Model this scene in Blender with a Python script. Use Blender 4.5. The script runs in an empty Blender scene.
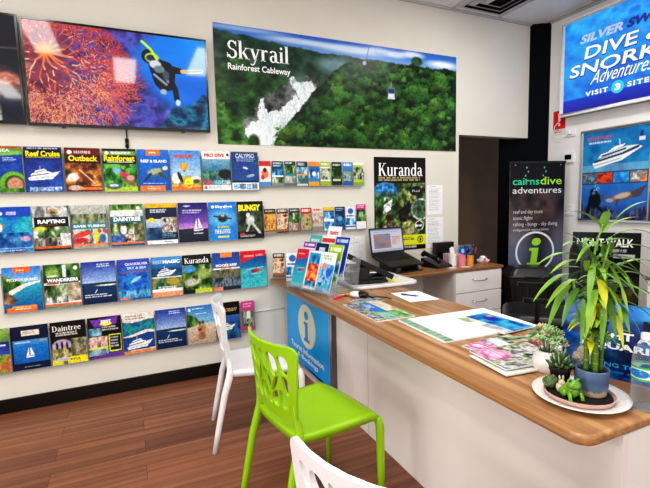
import bpy, bmesh, math, random
import numpy as np
from mathutils import Vector, Matrix, Euler
random.seed(7)
PI = math.pi
C = bpy.context.scene.collection

# ------------------------------------------------------------------ materials
def lin(c):
    c = np.asarray(c, float)
    return np.where(c <= .04045, c / 12.92, ((c + .055) / 1.055) ** 2.4)
def L3(c): return tuple(float(x) for x in lin(c))
MATS = {}
def mat(name, col, rough=.5, metal=0., var=.06, scale=30., bump=0., spec=.5, coat=0., stretch=(1, 1, 1), sub=0.):
    """Principled surface whose colour wavers a little with a noise texture."""
    if name in MATS: return MATS[name]
    m = bpy.data.materials.new(name); m.use_nodes = True
    nt = m.node_tree; b = nt.nodes['Principled BSDF']
    b.inputs['Roughness'].default_value = rough; b.inputs['Metallic'].default_value = metal
    b.inputs['Specular IOR Level'].default_value = spec; b.inputs['Coat Weight'].default_value = coat
    tc = nt.nodes.new('ShaderNodeTexCoord'); mp = nt.nodes.new('ShaderNodeMapping')
    mp.inputs['Scale'].default_value = stretch
    nz = nt.nodes.new('ShaderNodeTexNoise'); nz.inputs['Scale'].default_value = scale; nz.inputs['Detail'].default_value = 3
    nt.links.new(tc.outputs['Object'], mp.inputs['Vector']); nt.links.new(mp.outputs['Vector'], nz.inputs['Vector'])
    rp = nt.nodes.new('ShaderNodeValToRGB')
    c = np.array(L3(col))
    rp.color_ramp.elements[0].position = .3; rp.color_ramp.elements[1].position = .7
    rp.color_ramp.elements[0].color = (*np.clip(c * (1 - var), 0, 1), 1)
    rp.color_ramp.elements[1].color = (*np.clip(c * (1 + var), 0, 1), 1)
    nt.links.new(nz.outputs['Fac'], rp.inputs['Fac']); nt.links.new(rp.outputs['Color'], b.inputs['Base Color'])
    if bump:
        bp = nt.nodes.new('ShaderNodeBump'); bp.inputs['Strength'].default_value = bump; bp.inputs['Distance'].default_value = .01
        nt.links.new(nz.outputs['Fac'], bp.inputs['Height']); nt.links.new(bp.outputs['Normal'], b.inputs['Normal'])
    MATS[name] = m
    return m
def print_mat(name, rough=.35, emit=0., spec=.22):
    """Printed or lit picture: colours come from the mesh's own colour attribute."""
    if name in MATS: return MATS[name]
    m = bpy.data.materials.new(name); m.use_nodes = True
    nt = m.node_tree; b = nt.nodes['Principled BSDF']
    a = nt.nodes.new('ShaderNodeAttribute'); a.attribute_name = 'Col'
    nt.links.new(a.outputs['Color'], b.inputs['Base Color'])
    b.inputs['Roughness'].default_value = rough; b.inputs['Specular IOR Level'].default_value = spec
    if emit:
        nt.links.remove(b.inputs['Base Color'].links[0]); b.inputs['Base Color'].default_value = (.02, .02, .025, 1)
        nt.links.new(a.outputs['Color'], b.inputs['Emission Color']); b.inputs['Emission Strength'].default_value = emit
    MATS[name] = m
    return m
def clear_mat(name, tint=(.93, .95, .96), amount=.16, rough=.08, rim=.22):
    if name in MATS: return MATS[name]
    m = bpy.data.materials.new(name); m.use_nodes = True
    nt = m.node_tree; nt.nodes.remove(nt.nodes['Principled BSDF']); out = nt.nodes['Material Output']
    t = nt.nodes.new('ShaderNodeBsdfTransparent'); t.inputs['Color'].default_value = (*tint, 1)
    g = nt.nodes.new('ShaderNodeBsdfPrincipled'); g.inputs['Base Color'].default_value = (.75, .78, .8, 1); g.inputs['Roughness'].default_value = rough
    lw = nt.nodes.new('ShaderNodeLayerWeight'); lw.inputs['Blend'].default_value = .35
    mr = nt.nodes.new('ShaderNodeMapRange'); mr.inputs['To Min'].default_value = amount; mr.inputs['To Max'].default_value = min(1, amount + rim)
    mx = nt.nodes.new('ShaderNodeMixShader')
    nt.links.new(lw.outputs['Facing'], mr.inputs['Value']); nt.links.new(mr.outputs['Result'], mx.inputs['Fac'])
    nt.links.new(t.outputs[0], mx.inputs[1]); nt.links.new(g.outputs[0], mx.inputs[2]); nt.links.new(mx.outputs[0], out.inputs['Surface'])
    MATS[name] = m
    return m
def wood_mat(name, c_dark, c_mid, c_light, axis, rough=.35, plank=None, coat=0.):
    """Grain that runs along one axis; plank=(length, width) cuts it into boards."""
    m = bpy.data.materials.new(name); m.use_nodes = True
    nt = m.node_tree; b = nt.nodes['Principled BSDF']; b.inputs['Roughness'].default_value = rough; b.inputs['Coat Weight'].default_value = coat
    tc = nt.nodes.new('ShaderNodeTexCoord'); mp = nt.nodes.new('ShaderNodeMapping')
    s = [22., 22., 22.]; s[axis] = .4
    mp.inputs['Scale'].default_value = s
    nt.links.new(tc.outputs['Object'], mp.inputs['Vector'])
    vec = mp.outputs['Vector']
    if plank:
        br = nt.nodes.new('ShaderNodeTexBrick'); br.inputs['Scale'].default_value = 1; br.offset = .37
        br.inputs['Brick Width'].default_value = plank[0]; br.inputs['Row Height'].default_value = plank[1]
        br.inputs['Mortar Size'].default_value = .0012; br.inputs['Mortar Smooth'].default_value = .3
        br.inputs['Color1'].default_value = (0, 0, 0, 1); br.inputs['Color2'].default_value = (1, 1, 1, 1); br.inputs['Mortar'].default_value = (.5, .5, .5, 1)
        nt.links.new(tc.outputs['Object'], br.inputs['Vector'])
        ad = nt.nodes.new('ShaderNodeVectorMath'); ad.operation = 'MULTIPLY_ADD'
        ad.inputs[1].default_value = (7.3, 11.1, 3.7)
        nt.links.new(br.outputs['Color'], ad.inputs[0]); nt.links.new(vec, ad.inputs[2]); vec = ad.outputs[0]
    nz = nt.nodes.new('ShaderNodeTexNoise'); nz.inputs['Scale'].default_value = 1.3; nz.inputs['Detail'].default_value = 6; nz.inputs['Distortion'].default_value = .25
    nt.links.new(vec, nz.inputs['Vector'])
    rp = nt.nodes.new('ShaderNodeValToRGB'); e = rp.color_ramp.elements
    e[0].position = .28; e[0].color = (*L3(c_dark), 1); e[1].position = .72; e[1].color = (*L3(c_light), 1)
    k = e.new(.5); k.color = (*L3(c_mid), 1)
    nt.links.new(nz.outputs['Fac'], rp.inputs['Fac'])
    col = rp.outputs['Color']
    if plank:
        hsv = nt.nodes.new('ShaderNodeHueSaturation')
        mr = nt.nodes.new('ShaderNodeMapRange'); mr.inputs['To Min'].default_value = .78; mr.inputs['To Max'].default_value = 1.18
        nt.links.new(br.outputs['Color'], mr.inputs['Value']); nt.links.new(mr.outputs['Result'], hsv.inputs['Value']); nt.links.new(col, hsv.inputs['Color'])
        mx = nt.nodes.new('ShaderNodeMix'); mx.data_type = 'RGBA'
        mx.inputs[7].default_value = (*L3([x * .45 for x in c_dark]), 1)
        nt.links.new(br.outputs['Fac'], mx.inputs[0]); nt.links.new(hsv.outputs['Color'], mx.inputs[6]); col = mx.outputs[2]
    nt.links.new(col, b.inputs['Base Color'])
    bp = nt.nodes.new('ShaderNodeBump'); bp.inputs['Strength'].default_value = .06; bp.inputs['Distance'].default_value = .005
    nt.links.new(nz.outputs['Fac'], bp.inputs['Height']); nt.links.new(bp.outputs['Normal'], b.inputs['Normal'])
    MATS[name] = m
    return m

# ------------------------------------------------------------------ mesh building
class MB:
    def __init__(s): s.v = []; s.f = []
    def add(s, vs, fs, M=None):
        k = len(s.v)
        s.v += [tuple(M @ Vector(p)) for p in vs] if M is not None else [tuple(p) for p in vs]
        s.f += [tuple(i + k for i in f) for f in fs]
        return s
    def box(s, lo, hi, M=None):
        x0, y0, z0 = lo; x1, y1, z1 = hi
        return s.add([(x0, y0, z0), (x1, y0, z0), (x1, y1, z0), (x0, y1, z0), (x0, y0, z1), (x1, y0, z1), (x1, y1, z1), (x0, y1, z1)],
                     [(0, 3, 2, 1), (4, 5, 6, 7), (0, 1, 5, 4), (1, 2, 6, 5), (2, 3, 7, 6), (3, 0, 4, 7)], M)
    def prism(s, pts, z0, z1, M=None):
        n = len(pts)
        vs = [(x, y, z0) for x, y in pts] + [(x, y, z1) for x, y in pts]
        fs = [tuple(range(n - 1, -1, -1)), tuple(range(n, 2 * n))] + [(i, (i + 1) % n, (i + 1) % n + n, i + n) for i in range(n)]
        return s.add(vs, fs, M)
    def lathe(s, prof, n=24, M=None, cap=True):
        vs = []; fs = []
        for r, z in prof:
            vs += [(r * math.cos(2 * PI * k / n), r * math.sin(2 * PI * k / n), z) for k in range(n)]
        for j in range(len(prof) - 1):
            fs += [(j * n + k, j * n + (k + 1) % n, (j + 1) * n + (k + 1) % n, (j + 1) * n + k) for k in range(n)]
        if cap:
            fs.append(tuple(range(n - 1, -1, -1))); fs.append(tuple(range((len(prof) - 1) * n, len(prof) * n)))
        return s.add(vs, fs, M)
    def tube(s, pts, rad, n=10, flat=1., M=None, side=None):
        """Tapering tube along a path; rad is one radius or one per point; flat squashes the section."""
        P = [Vector(p) for p in pts]
        R = rad if hasattr(rad, '__len__') else [rad] * len(P)
        vs = []; fs = []
        u = None
        for i, p in enumerate(P):
            t = (P[min(i + 1, len(P) - 1)] - P[max(i - 1, 0)]).normalized()
            if u is None:
                a = Vector(side) if side else (Vector((0, 0, 1)) if abs(t.z) < .9 else Vector((1, 0, 0)))
                u = (a - a.dot(t) * t).normalized()
            else:
                u = (u - u.dot(t) * t).normalized()
            w = t.cross(u)
            vs += [tuple(p + R[i] * (math.cos(2 * PI * k / n) * u + flat * math.sin(2 * PI * k / n) * w)) for k in range(n)]
        for j in range(len(P) - 1):
            fs += [(j * n + k, j * n + (k + 1) % n, (j + 1) * n + (k + 1) % n, (j + 1) * n + k) for k in range(n)]
        fs.append(tuple(range(n - 1, -1, -1))); fs.append(tuple(range((len(P) - 1) * n, len(P) * n)))
        return s.add(vs, fs, M)
    def ball(s, c, r, n=14, m=9, M=None, noise=0., seed=0):
        rr = r if hasattr(r, '__len__') else (r, r, r)
        rnd = random.Random(seed)
        vs = []; fs = []
        for j in range(m + 1):
            a = PI * j / m - PI / 2
            for k in range(n):
                q = 1 + noise * rnd.uniform(-1, 1)
                vs.append((c[0] + q * rr[0] * math.cos(a) * math.cos(2 * PI * k / n), c[1] + q * rr[1] * math.cos(a) * math.sin(2 * PI * k / n), c[2] + q * rr[2] * math.sin(a)))
        for j in range(m):
            fs += [(j * n + k, j * n + (k + 1) % n, (j + 1) * n + (k + 1) % n, (j + 1) * n + k) for k in range(n)]
        return s.add(vs, fs, M)
    def build(s, name, m, parent=None, smooth=False, bevel=0., seg=2, loc=None, rot=None, subsurf=0):
        me = bpy.data.meshes.new(name); me.from_pydata(s.v, [], s.f)
        bm = bmesh.new(); bm.from_mesh(me); bmesh.ops.remove_doubles(bm, verts=bm.verts, dist=1e-6); bmesh.ops.recalc_face_normals(bm, faces=bm.faces)
        bm.to_mesh(me); bm.free()
        me.materials.append(m)
        o = bpy.data.objects.new(name, me); C.objects.link(o)
        if loc: o.location = loc
        if rot: o.rotation_euler = rot
        if parent: o.parent = parent
        if bevel:
            md = o.modifiers.new('bevel', 'BEVEL'); md.width = bevel; md.segments = seg; md.limit_method = 'ANGLE'; md.angle_limit = .6
        if subsurf:
            md = o.modifiers.new('sub', 'SUBSURF'); md.levels = md.render_levels = subsurf
        if smooth:
            me.shade_smooth()
        elif bevel:
            me.shade_smooth(); md = o.modifiers.new('wn', 'WEIGHTED_NORMAL'); md.keep_sharp = True
        return o
def tag(o, label, cat, group=None):
    o['label'] = label; o['category'] = cat
    if group: o['group'] = group
    return o
def thing(name, label, cat, loc=(0, 0, 0), rz=0., group=None):
    o = bpy.data.objects.new(name, None); C.objects.link(o); o.empty_display_size = .1
    o.location = loc; o.rotation_euler = (0, 0, rz)
    return tag(o, label, cat, group)
def struct(o):
    o['kind'] = 'structure'; return o
def dup(root, label, loc, rz):
    r = root.copy(); C.objects.link(r); r.location = loc; r.rotation_euler = (0, 0, rz); r['label'] = label
    for ch in list(root.children):
        c = ch.copy(); C.objects.link(c); c.parent = r
        for g in list(ch.children):
            d = g.copy(); C.objects.link(d); d.parent = c
    return r
def rrect(w, h, r, n=5, cx=0, cy=0):
    pts = []
    for sx, sy, a0 in ((1, 1, 0), (-1, 1, 90), (-1, -1, 180), (1, -1, 270)):
        for k in range(n + 1):
            a = math.radians(a0 + 90 * k / n)
            pts.append((cx + sx * (w / 2 - r) + r * math.cos(a), cy + sy * (h / 2 - r) + r * math.sin(a)))
    return pts

# ------------------------------------------------------------------ lettering
_tc = {}
def text_geo(s, bold=0., shear=0., space=1.):
    key = (s, bold, shear, space)
    if key in _tc: return _tc[key]
    cu = bpy.data.curves.new('t', 'FONT'); cu.body = s; cu.size = 1; cu.offset = bold; cu.shear = shear; cu.resolution_u = 3; cu.space_character = space
    o = bpy.data.objects.new('t', cu)
    me = o.to_mesh()
    v = np.array([p.co[:2] for p in me.vertices]) if len(me.vertices) else np.zeros((0, 2))
    f = [tuple(p.vertices) for p in me.polygons]
    o.to_mesh_clear(); bpy.data.objects.remove(o); bpy.data.curves.remove(cu)
    _tc[key] = (v, f)
    return _tc[key]
# a small roman face with slab feet, drawn stroke by stroke
def _bar(x0, y0, x1, y1, w): return [(x0 - w / 2, y0), (x0 + w / 2, y0), (x1 + w / 2, y1), (x1 - w / 2, y1)]
def _arc(cx, cy, rx, ry, a0, a1, thin, thick, n=14):
    q = []
    A = [math.radians(a0 + (a1 - a0) * k / n) for k in range(n + 1)]
    P = []
    for a in A:
        t = thin + (thick - thin) * abs(math.cos(a)) ** 1.3
        P.append(((cx + rx * math.cos(a), cy + ry * math.sin(a)), (cx + (rx - t) * math.cos(a), cy + (ry - t * .9) * math.sin(a))))
    return [[P[k][0], P[k + 1][0], P[k + 1][1], P[k][1]] for k in range(n)]
def _sf(x, y, w=.2, h=.035): return [(x - w / 2, y), (x + w / 2, y), (x + w / 2, y + h), (x - w / 2, y + h)]
def _glyph(c):
    T = .12; t = .05
    if c == 'S': return .5, _arc(.26, .53, .2, .19, 25, 262, .06, .1) + _arc(.25, .19, .22, .2, 90, -160, .06, .11) + [_bar(.43, .5, .43, .7, .035), _bar(.045, .02, .045, .22, .035)]
    if c == 'k': return .53, [_bar(.12, 0, .12, .74, T), _bar(.17, .2, .4, .47, t), _bar(.25, .3, .43, 0, T), _sf(.12, 0), _sf(.44, 0, .2), _sf(.41, .445, .18), _sf(.08, .705, .12)]
    if c == 'y': return .5, [_bar(.1, .48, .27, .02, T), _bar(.42, .48, .2, -.16, t), _sf(.1, .445), _sf(.42, .445, .16)] + _arc(.12, -.14, .09, .07, -180, 0, .05, .06)
    if c == 'r': return .39, [_bar(.12, 0, .12, .48, T), _sf(.12, 0, .22), _sf(.08, .445, .12)] + _arc(.27, .36, .1, .12, 20, 160, .08, .06)
    if c == 'a': return .47, [_bar(.33, .02, .33, .36, T), _bar(.42, 0, .42, .06, .1)] + _arc(.21, .35, .17, .14, 5, 160, .05, .09) + _arc(.2, .14, .16, .15, 60, 300, .045, .11)
    if c == 'i': return .26, [_bar(.13, 0, .13, .48, T), _sf(.13, 0, .22), _sf(.09, .445, .12), [(.06, .62), (.13, .55), (.2, .62), (.13, .69)]]
    if c == 'l': return .26, [_bar(.13, 0, .13, .74, T), _sf(.13, 0, .22), _sf(.09, .705, .12)]
    if c == 'K': return .68, [_bar(.13, 0, .13, .7, .13), _bar(.18, .27, .5, .69, t), _bar(.28, .42, .54, 0, .14), _sf(.13, 0, .25), _sf(.13, .665, .25), _sf(.56, 0, .24), _sf(.51, .665, .22)]
    if c == 'u': return .53, [_bar(.11, .14, .11, .48, T), _bar(.4, 0, .4, .48, T), _sf(.07, .445, .12), _sf(.36, .445, .12), _sf(.45, 0, .12)] + _arc(.24, .16, .19, .17, 180, 330, .06, .11)
    if c == 'n': return .55, [_bar(.12, 0, .12, .48, T), _bar(.41, 0, .41, .33, T), _sf(.12, 0, .22), _sf(.41, 0, .22), _sf(.08, .445, .12)] + _arc(.28, .32, .19, .17, 0, 150, .06, .11)
    if c == 'd': return .54, [_bar(.4, 0, .4, .74, T), _sf(.36, .705, .12), _sf(.45, 0, .12)] + _arc(.23, .24, .2, .25, 40, 320, .05, .12)
    if c == 'D': return .68, [_bar(.14, 0, .14, .7, .14), _bar(.2, .0, .2, .04, .3), _bar(.2, .66, .2, .7, .3), _sf(.12, 0, .24), _sf(.12, .665, .24)] + _arc(.28, .35, .34, .35, -90, 90, .045, .14)
    if c == 't': return .34, [_bar(.15, .08, .15, .62, T), _sf(.17, .445, .3, .04)] + _arc(.23, .1, .14, .11, 180, 320, .05, .1)
    if c == 'e': return .45, [_bar(.23, .25, .23, .29, .32)] + _arc(.23, .24, .2, .25, 5, 315, .05, .12)
    if c == ' ': return .3, []
    return .4, []
def serif_geo(s):
    key = ('serif', s)
    if key in _tc: return _tc[key]
    v = []; f = []; x = 0
    for ch in s:
        w, polys = _glyph(ch)
        for p in polys:
            f.append(tuple(range(len(v), len(v) + len(p)))); v += [(x + a, b) for a, b in p]
        x += w
    _tc[key] = (np.array(v), f)
    return _tc[key]

# ------------------------------------------------------------------ printed pictures
def _vn(h, w, fx, fy, rs):
    """value noise with fx by fy cells"""
    g = rs.rand(fy + 2, fx + 2)
    y = np.linspace(0, fy, h, endpoint=False); x = np.linspace(0, fx, w, endpoint=False)
    yi = y.astype(int); xi = x.astype(int); ty = y - yi; tx = x - xi
    ty = (ty * ty * (3 - 2 * ty))[:, None]; tx = (tx * tx * (3 - 2 * tx))[None]
    a = g[yi][:, xi]; b = g[yi][:, xi + 1]; c = g[yi + 1][:, xi]; d = g[yi + 1][:, xi + 1]
    return (a * (1 - tx) + b * tx) * (1 - ty) + (c * (1 - tx) + d * tx) * ty
def fbm(h, w, fx, fy, seed, octv=4, gain=.55):
    rs = np.random.RandomState(seed); o = np.zeros((h, w)); amp = 1; tot = 0
    for k in range(octv):
        o += amp * _vn(h, w, min(fx * 2 ** k, 400), min(fy * 2 ** k, 400), rs); tot += amp; amp *= gain
    o /= tot
    return np.clip((o - .5) * 1.9 + .5, 0, 1)
def hexc(s): return np.array([int(s[i:i + 2], 16) / 255 for i in (0, 2, 4)])
def col(c): return hexc(c) if isinstance(c, str) else np.asarray(c, float)
class Art:
    """A little picture, painted into rows of colours (u to the right, v downwards, both 0..1)."""
    def __init__(s, w, h, c='ffffff'):
        s.w = w; s.h = h; s.a = np.tile(col(c), (h, w, 1)).astype(float)
        s.u = ((np.arange(w)) / (w - 1))[None, :].repeat(h, 0); s.v = ((np.arange(h)) / (h - 1))[:, None].repeat(w, 1)
        s.txt = []; s.asp = h / w
    def mix(s, m, c):
        c = c if getattr(c, 'ndim', 0) == 3 else col(c)
        s.a = s.a * (1 - m[..., None]) + c * m[..., None]; return s
    def box_m(s, u0, v0, u1, v1): return ((s.u >= u0) & (s.u <= u1) & (s.v >= v0) & (s.v <= v1)).astype(float)
    def rect(s, u0, v0, u1, v1, c, al=1.): return s.mix(s.box_m(u0, v0, u1, v1) * al, c)
    def grad(s, c0, c1, v0=0., v1=1., u0=0., u1=1.):
        t = np.clip((s.v - v0) / max(v1 - v0, 1e-6), 0, 1)[..., None]
        return s.mix(s.box_m(u0, v0, u1, v1), col(c0) * (1 - t) + col(c1) * t)
    def ell(s, u, v, ru, rv, c, soft=.15, al=1., ang=0.):
        du = s.u - u; dv = (s.v - v) * s.asp; a = math.radians(ang)
        x = du * math.cos(a) + dv * math.sin(a); y = -du * math.sin(a) + dv * math.cos(a)
        d = np.sqrt((x / ru) ** 2 + (y / (rv * s.asp)) ** 2)
        return s.mix(np.clip((1 - d) / soft + .5, 0, 1) * al, c)
    def ring(s, u, v, ru, rv, t, c):
        d = np.sqrt(((s.u - u) / ru) ** 2 + ((s.v - v) / rv) ** 2)
        return s.mix(np.clip((t - abs(d - 1)) / .03, 0, 1), c)
    def poly_m(s, pts):
        m = np.zeros((s.h, s.w), bool); n = len(pts)
        for i in range(n):
            (x0, y0), (x1, y1) = pts[i], pts[(i + 1) % n]
            if y0 == y1: continue
            c = (s.v >= min(y0, y1)) & (s.v < max(y0, y1)); m ^= c & (s.u < x0 + (s.v - y0) * (x1 - x0) / (y1 - y0))
        return m.astype(float)
    def poly(s, pts, c, al=1.): return s.mix(s.poly_m(pts) * al, c)
    def line(s, pts, w, c, al=1., w1=None):
        m = np.zeros((s.h, s.w))
        for i, (p, q) in enumerate(zip(pts[:-1], pts[1:])):
            px, py = p[0], p[1] * s.asp; dx, dy = q[0] - px, q[1] * s.asp - py; l2 = dx * dx + dy * dy + 1e-12
            # only the part of the picture near the stroke
            pad = w + 2. / s.w + .07
            j0, j1 = int(max(0, (min(px, px + dx) - pad) * s.w)), int(min(s.w, (max(px, px + dx) + pad) * s.w + 2))
            k0, k1 = int(max(0, (min(py, py + dy) - pad) / s.asp * s.h)), int(min(s.h, (max(py, py + dy) + pad) / s.asp * s.h + 2))
            if j1 <= j0 or k1 <= k0: continue
            U = s.u[k0:k1, j0:j1]; V = s.v[k0:k1, j0:j1] * s.asp
            t = np.clip(((U - px) * dx + (V - py) * dy) / l2, 0, 1)
            d = np.hypot(U - px - t * dx, V - py - t * dy)
            m[k0:k1, j0:j1] = np.maximum(m[k0:k1, j0:j1], np.clip((w - d) * s.w + .5, 0, 1))
        return s.mix(m * al, c)
    def noise(s, u0, v0, u1, v1, cols, fx=8, fy=8, seed=0, octv=4, mask=None, al=1.):
        n = fbm(s.h, s.w, fx, fy, seed, octv)
        P = np.array([col(c) for c in cols]); t = n * (len(cols) - 1); i = np.clip(t.astype(int), 0, len(cols) - 2); f = (t - i)[..., None]
        pic = P[i] * (1 - f) + P[i + 1] * f
        m = s.box_m(u0, v0, u1, v1) if mask is None else mask
        return s.mix(m * al, pic)
    def blobs(s, n, u0, v0, u1, v1, r0, r1, cols, seed=0, flat=1., soft=.4):
        r = random.Random(seed)
        for _ in range(n):
            q = r.uniform(r0, r1); s.ell(r.uniform(u0, u1), r.uniform(v0, v1), q, q / s.asp * flat, cols[r.randrange(len(cols))], soft, 1, r.uniform(-40, 40))
        return s
    def bars(s, u0, v0, u1, v1, n, c, seed=0, fill=.55):
        """rows of print far too small to read"""
        r = random.Random(seed)
        for k in range(n):
            a = v0 + (v1 - v0) * k / n; b = a + (v1 - v0) / n * fill; x = u0
            e = u0 + (u1 - u0) * r.uniform(.7, 1)
            while x < e:
                l = (u1 - u0) * r.uniform(.05, .16); s.rect(x, a, min(x + l, e), b, c, .8); x += l + (u1 - u0) * .025
        return s
    def text(s, t, u0, v0, u1, v1, c, bold=.0, shear=0., serif=False, space=1.):
        s.txt.append((t, u0, v0, u1, v1, c, bold, shear, serif, space)); return s
    def shape(s, polys, c):
        s.txt.append((None, polys, c)); return s

def print_geo(art, W, H, depth, back='e8e8e6', lift=.0006, curve=None):
    """front sheet (faces -y, x right, z up, origin at the bottom middle) with its lettering, plus the block behind it"""
    w, h = art.w, art.h
    X = (art.u - .5) * W; Z = (1 - art.v) * H
    V = [np.stack([X.ravel(), np.zeros(w * h), Z.ravel()], 1)]; K = [lin(np.clip(art.a, 0, 1)).reshape(-1, 3)]
    idx = np.arange(w * h).reshape(h, w)
    F = [list(map(tuple, np.stack([idx[1:, :-1], idx[1:, 1:], idx[:-1, 1:], idx[:-1, :-1]], -1).reshape(-1, 4)))]
    n = w * h
    if depth:
        y0 = .0002
        bx = [(-W / 2, y0, 0), (W / 2, y0, 0), (W / 2, depth, 0), (-W / 2, depth, 0), (-W / 2, y0, H), (W / 2, y0, H), (W / 2, depth, H), (-W / 2, depth, H)]
        V.append(np.array(bx)); K.append(np.tile(lin(col(back)), (8, 1)))
        F.append([tuple(i + n for i in f) for f in [(0, 3, 2, 1), (4, 5, 6, 7), (1, 2, 6, 5), (2, 3, 7, 6), (3, 0, 4, 7)]]); n += 8
    for ti, q in enumerate(art.txt):
        if q[0] is None:
            for p in q[1]:
                p = np.array(p, float); V.append(np.stack([(p[:, 0] - .5) * W, np.full(len(p), -lift * (1 + .5 * (len(art.txt) < 20) * ti)), (1 - p[:, 1]) * H], 1))
                K.append(np.tile(lin(col(q[2])), (len(p), 1))); F.append([tuple(range(n, n + len(p)))]); n += len(p)
            continue
        t, u0, v0, u1, v1, c, bold, shear, serif, space = q
        gv, gf = serif_geo(t) if serif else text_geo(t, bold, shear, space)
        if not len(gv): continue
        lo = gv.min(0); hi = gv.max(0); g = (gv - lo) / np.maximum(hi - lo, 1e-6)
        x = (u0 + g[:, 0] * (u1 - u0) - .5) * W; z = (1 - (v1 + g[:, 1] * (v0 - v1))) * H
        V.append(np.stack([x, np.full(len(x), -lift * (1.5 + .5 * min(ti, 9))), z], 1)); K.append(np.tile(lin(col(c)), (len(x), 1)))
        F.append([tuple(i + n for i in f) for f in gf]); n += len(x)
    V = np.concatenate(V); K = np.concatenate(K); F = sum(F, [])
    if curve: V = curve(V)
    return V, F, K
def printed(name, art, W, H, depth=.004, m=None, parent=None, loc=(0, 0, 0), rot=(0, 0, 0), back='e8e8e6', lift=.0006, curve=None):
    V, F, K = print_geo(art, W, H, depth, back, lift, curve)
    me = bpy.data.meshes.new(name); me.from_pydata(V.tolist(), [], F)
    at = me.color_attributes.new('Col', 'FLOAT_COLOR', 'POINT')
    at.data.foreach_set('color', np.concatenate([K, np.ones((len(K), 1))], 1).astype(np.float32).ravel())
    me.materials.append(m or print_mat('printed paper'))
    o = bpy.data.objects.new(name, me); C.objects.link(o); o.location = loc; o.rotation_euler = rot
    if parent: o.parent = parent
    return o
def segs(a, S, c, al=1.):
    """many short strokes (p, q, width) in one colour"""
    m = np.zeros((a.h, a.w))
    for p, q, wd in S:
        px, py = p[0], p[1] * a.asp; dx, dy = q[0] - px, q[1] * a.asp - py; l2 = dx * dx + dy * dy + 1e-12; pad = wd + 2. / a.w
        j0, j1 = int(max(0, (min(px, px + dx) - pad) * a.w)), int(min(a.w, (max(px, px + dx) + pad) * a.w + 2))
        k0, k1 = int(max(0, (min(py, py + dy) - pad) / a.asp * a.h)), int(min(a.h, (max(py, py + dy) + pad) / a.asp * a.h + 2))
        if j1 <= j0 or k1 <= k0: continue
        U = a.u[k0:k1, j0:j1]; V = a.v[k0:k1, j0:j1] * a.asp
        t = np.clip(((U - px) * dx + (V - py) * dy) / l2, 0, 1)
        d = np.hypot(U - px - t * dx, V - py - t * dy)
        m[k0:k1, j0:j1] = np.maximum(m[k0:k1, j0:j1], np.clip((wd - d) * a.w + .5, 0, 1))
    return a.mix(m * al, c)
JUNGLE = ['0c1a0c', '1c3a16', '2f5a22', '4d7d30', '86a84a']
REEF = ['06306a', '0a58a0', '1c8ac0', '2fb0c8', '7fd6d6']
def ship(a, u, v, s, c='f4f6f8'):
    """white cruise boat seen three-quarter from the bow, bow to the right"""
    p = lambda L: [(u + x * s, v + y * s / a.asp) for x, y in L]
    a.poly(p([(-.5, .12), (-.46, .22), (.25, .16), (.5, -.12), (.1, -.02), (-.35, .05)]), c)
    a.poly(p([(-.42, .06), (-.4, -.03), (.05, -.12), (.22, -.08), (.16, 0)]), c)
    a.poly(p([(-.3, -.06), (-.28, -.13), (.0, -.2), (.08, -.15), (.02, -.1)]), c)
    a.line(p([(-.38, .045), (.14, -.035)]), .012, '22344c'); a.line(p([(-.26, -.075), (.02, -.14)]), .01, '22344c')
    a.line(p([(-.45, .15), (.3, .07)]), .01, '9fb4c6'); a.line(p([(-.12, -.17), (-.12, -.3)]), .008, c)
    return a
def sail(a, u, v, s, c='ffffff'):
    p = lambda L: [(u + x * s, v + y * s / a.asp) for x, y in L]
    a.poly(p([(-.3, .25), (-.1, -.5), (-.06, .25)]), c); a.poly(p([(0, .22), (.04, -.6), (.3, .2)]), c)
    return a.poly(p([(-.34, .3), (.36, .26), (.26, .36), (-.28, .38)]), c)
def heli(a, u, v, s, c='d02a26'):
    a.ell(u, v, .22 * s, .1 * s / a.asp, c, .3, 1, -8); a.line([(u + .1 * s, v), (u + .5 * s, v - .06 * s / a.asp)], .022 * s, c)
    a.line([(u - .45 * s, v - .1 * s / a.asp), (u + .45 * s, v - .18 * s / a.asp)], .01, 'e8eef0'); a.ell(u - .1 * s, v, .09 * s, .06 * s / a.asp, '30506a', .3)
    return a.line([(u - .2 * s, v + .15 * s / a.asp), (u + .2 * s, v + .13 * s / a.asp)], .01, 'e0e6ea')
def thumbs(a, u0, v0, u1, v1, n, pals, seed):
    for k in range(n):
        x0 = u0 + (u1 - u0) * k / n; x1 = u0 + (u1 - u0) * (k + .94) / n
        a.noise(x0, v0, x1, v1, pals[k % len(pals)], 14, 20, seed + k)
    return a
PEOPLE = ['1a1c20', '6a4a3a', 'c8a080', 'e8e4dc', '2a5a8a', 'b8322a']
FOREST = ['101c10', '2a4a20', '5a7a38', 'a8b890', 'e8ece0']
BLUEPH = ['0a2a5a', '1a5a9a', '3a90c8', 'b8dcec', 'f0f4f4']
def island_sky(a):
    a.grad('1c3a9a', 'a8c4ec', 0, .5).grad('12406e', '0c2148', .5, 1)
    a.ell(.62, .53, .4, .035, '123420', .3).ell(.72, .565, .34, .018, 'd8e4dc', .4).ell(.3, .52, .16, .02, '20382c', .3)
    a.line([(.36, .74), (.42, .66)], .012, 'ffffff'); a.bars(.45, .06, .92, .14, 2, 'ffffff', 3); a.bars(.06, .76, .9, .86, 2, 'ffffff', 4)
    return a
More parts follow.
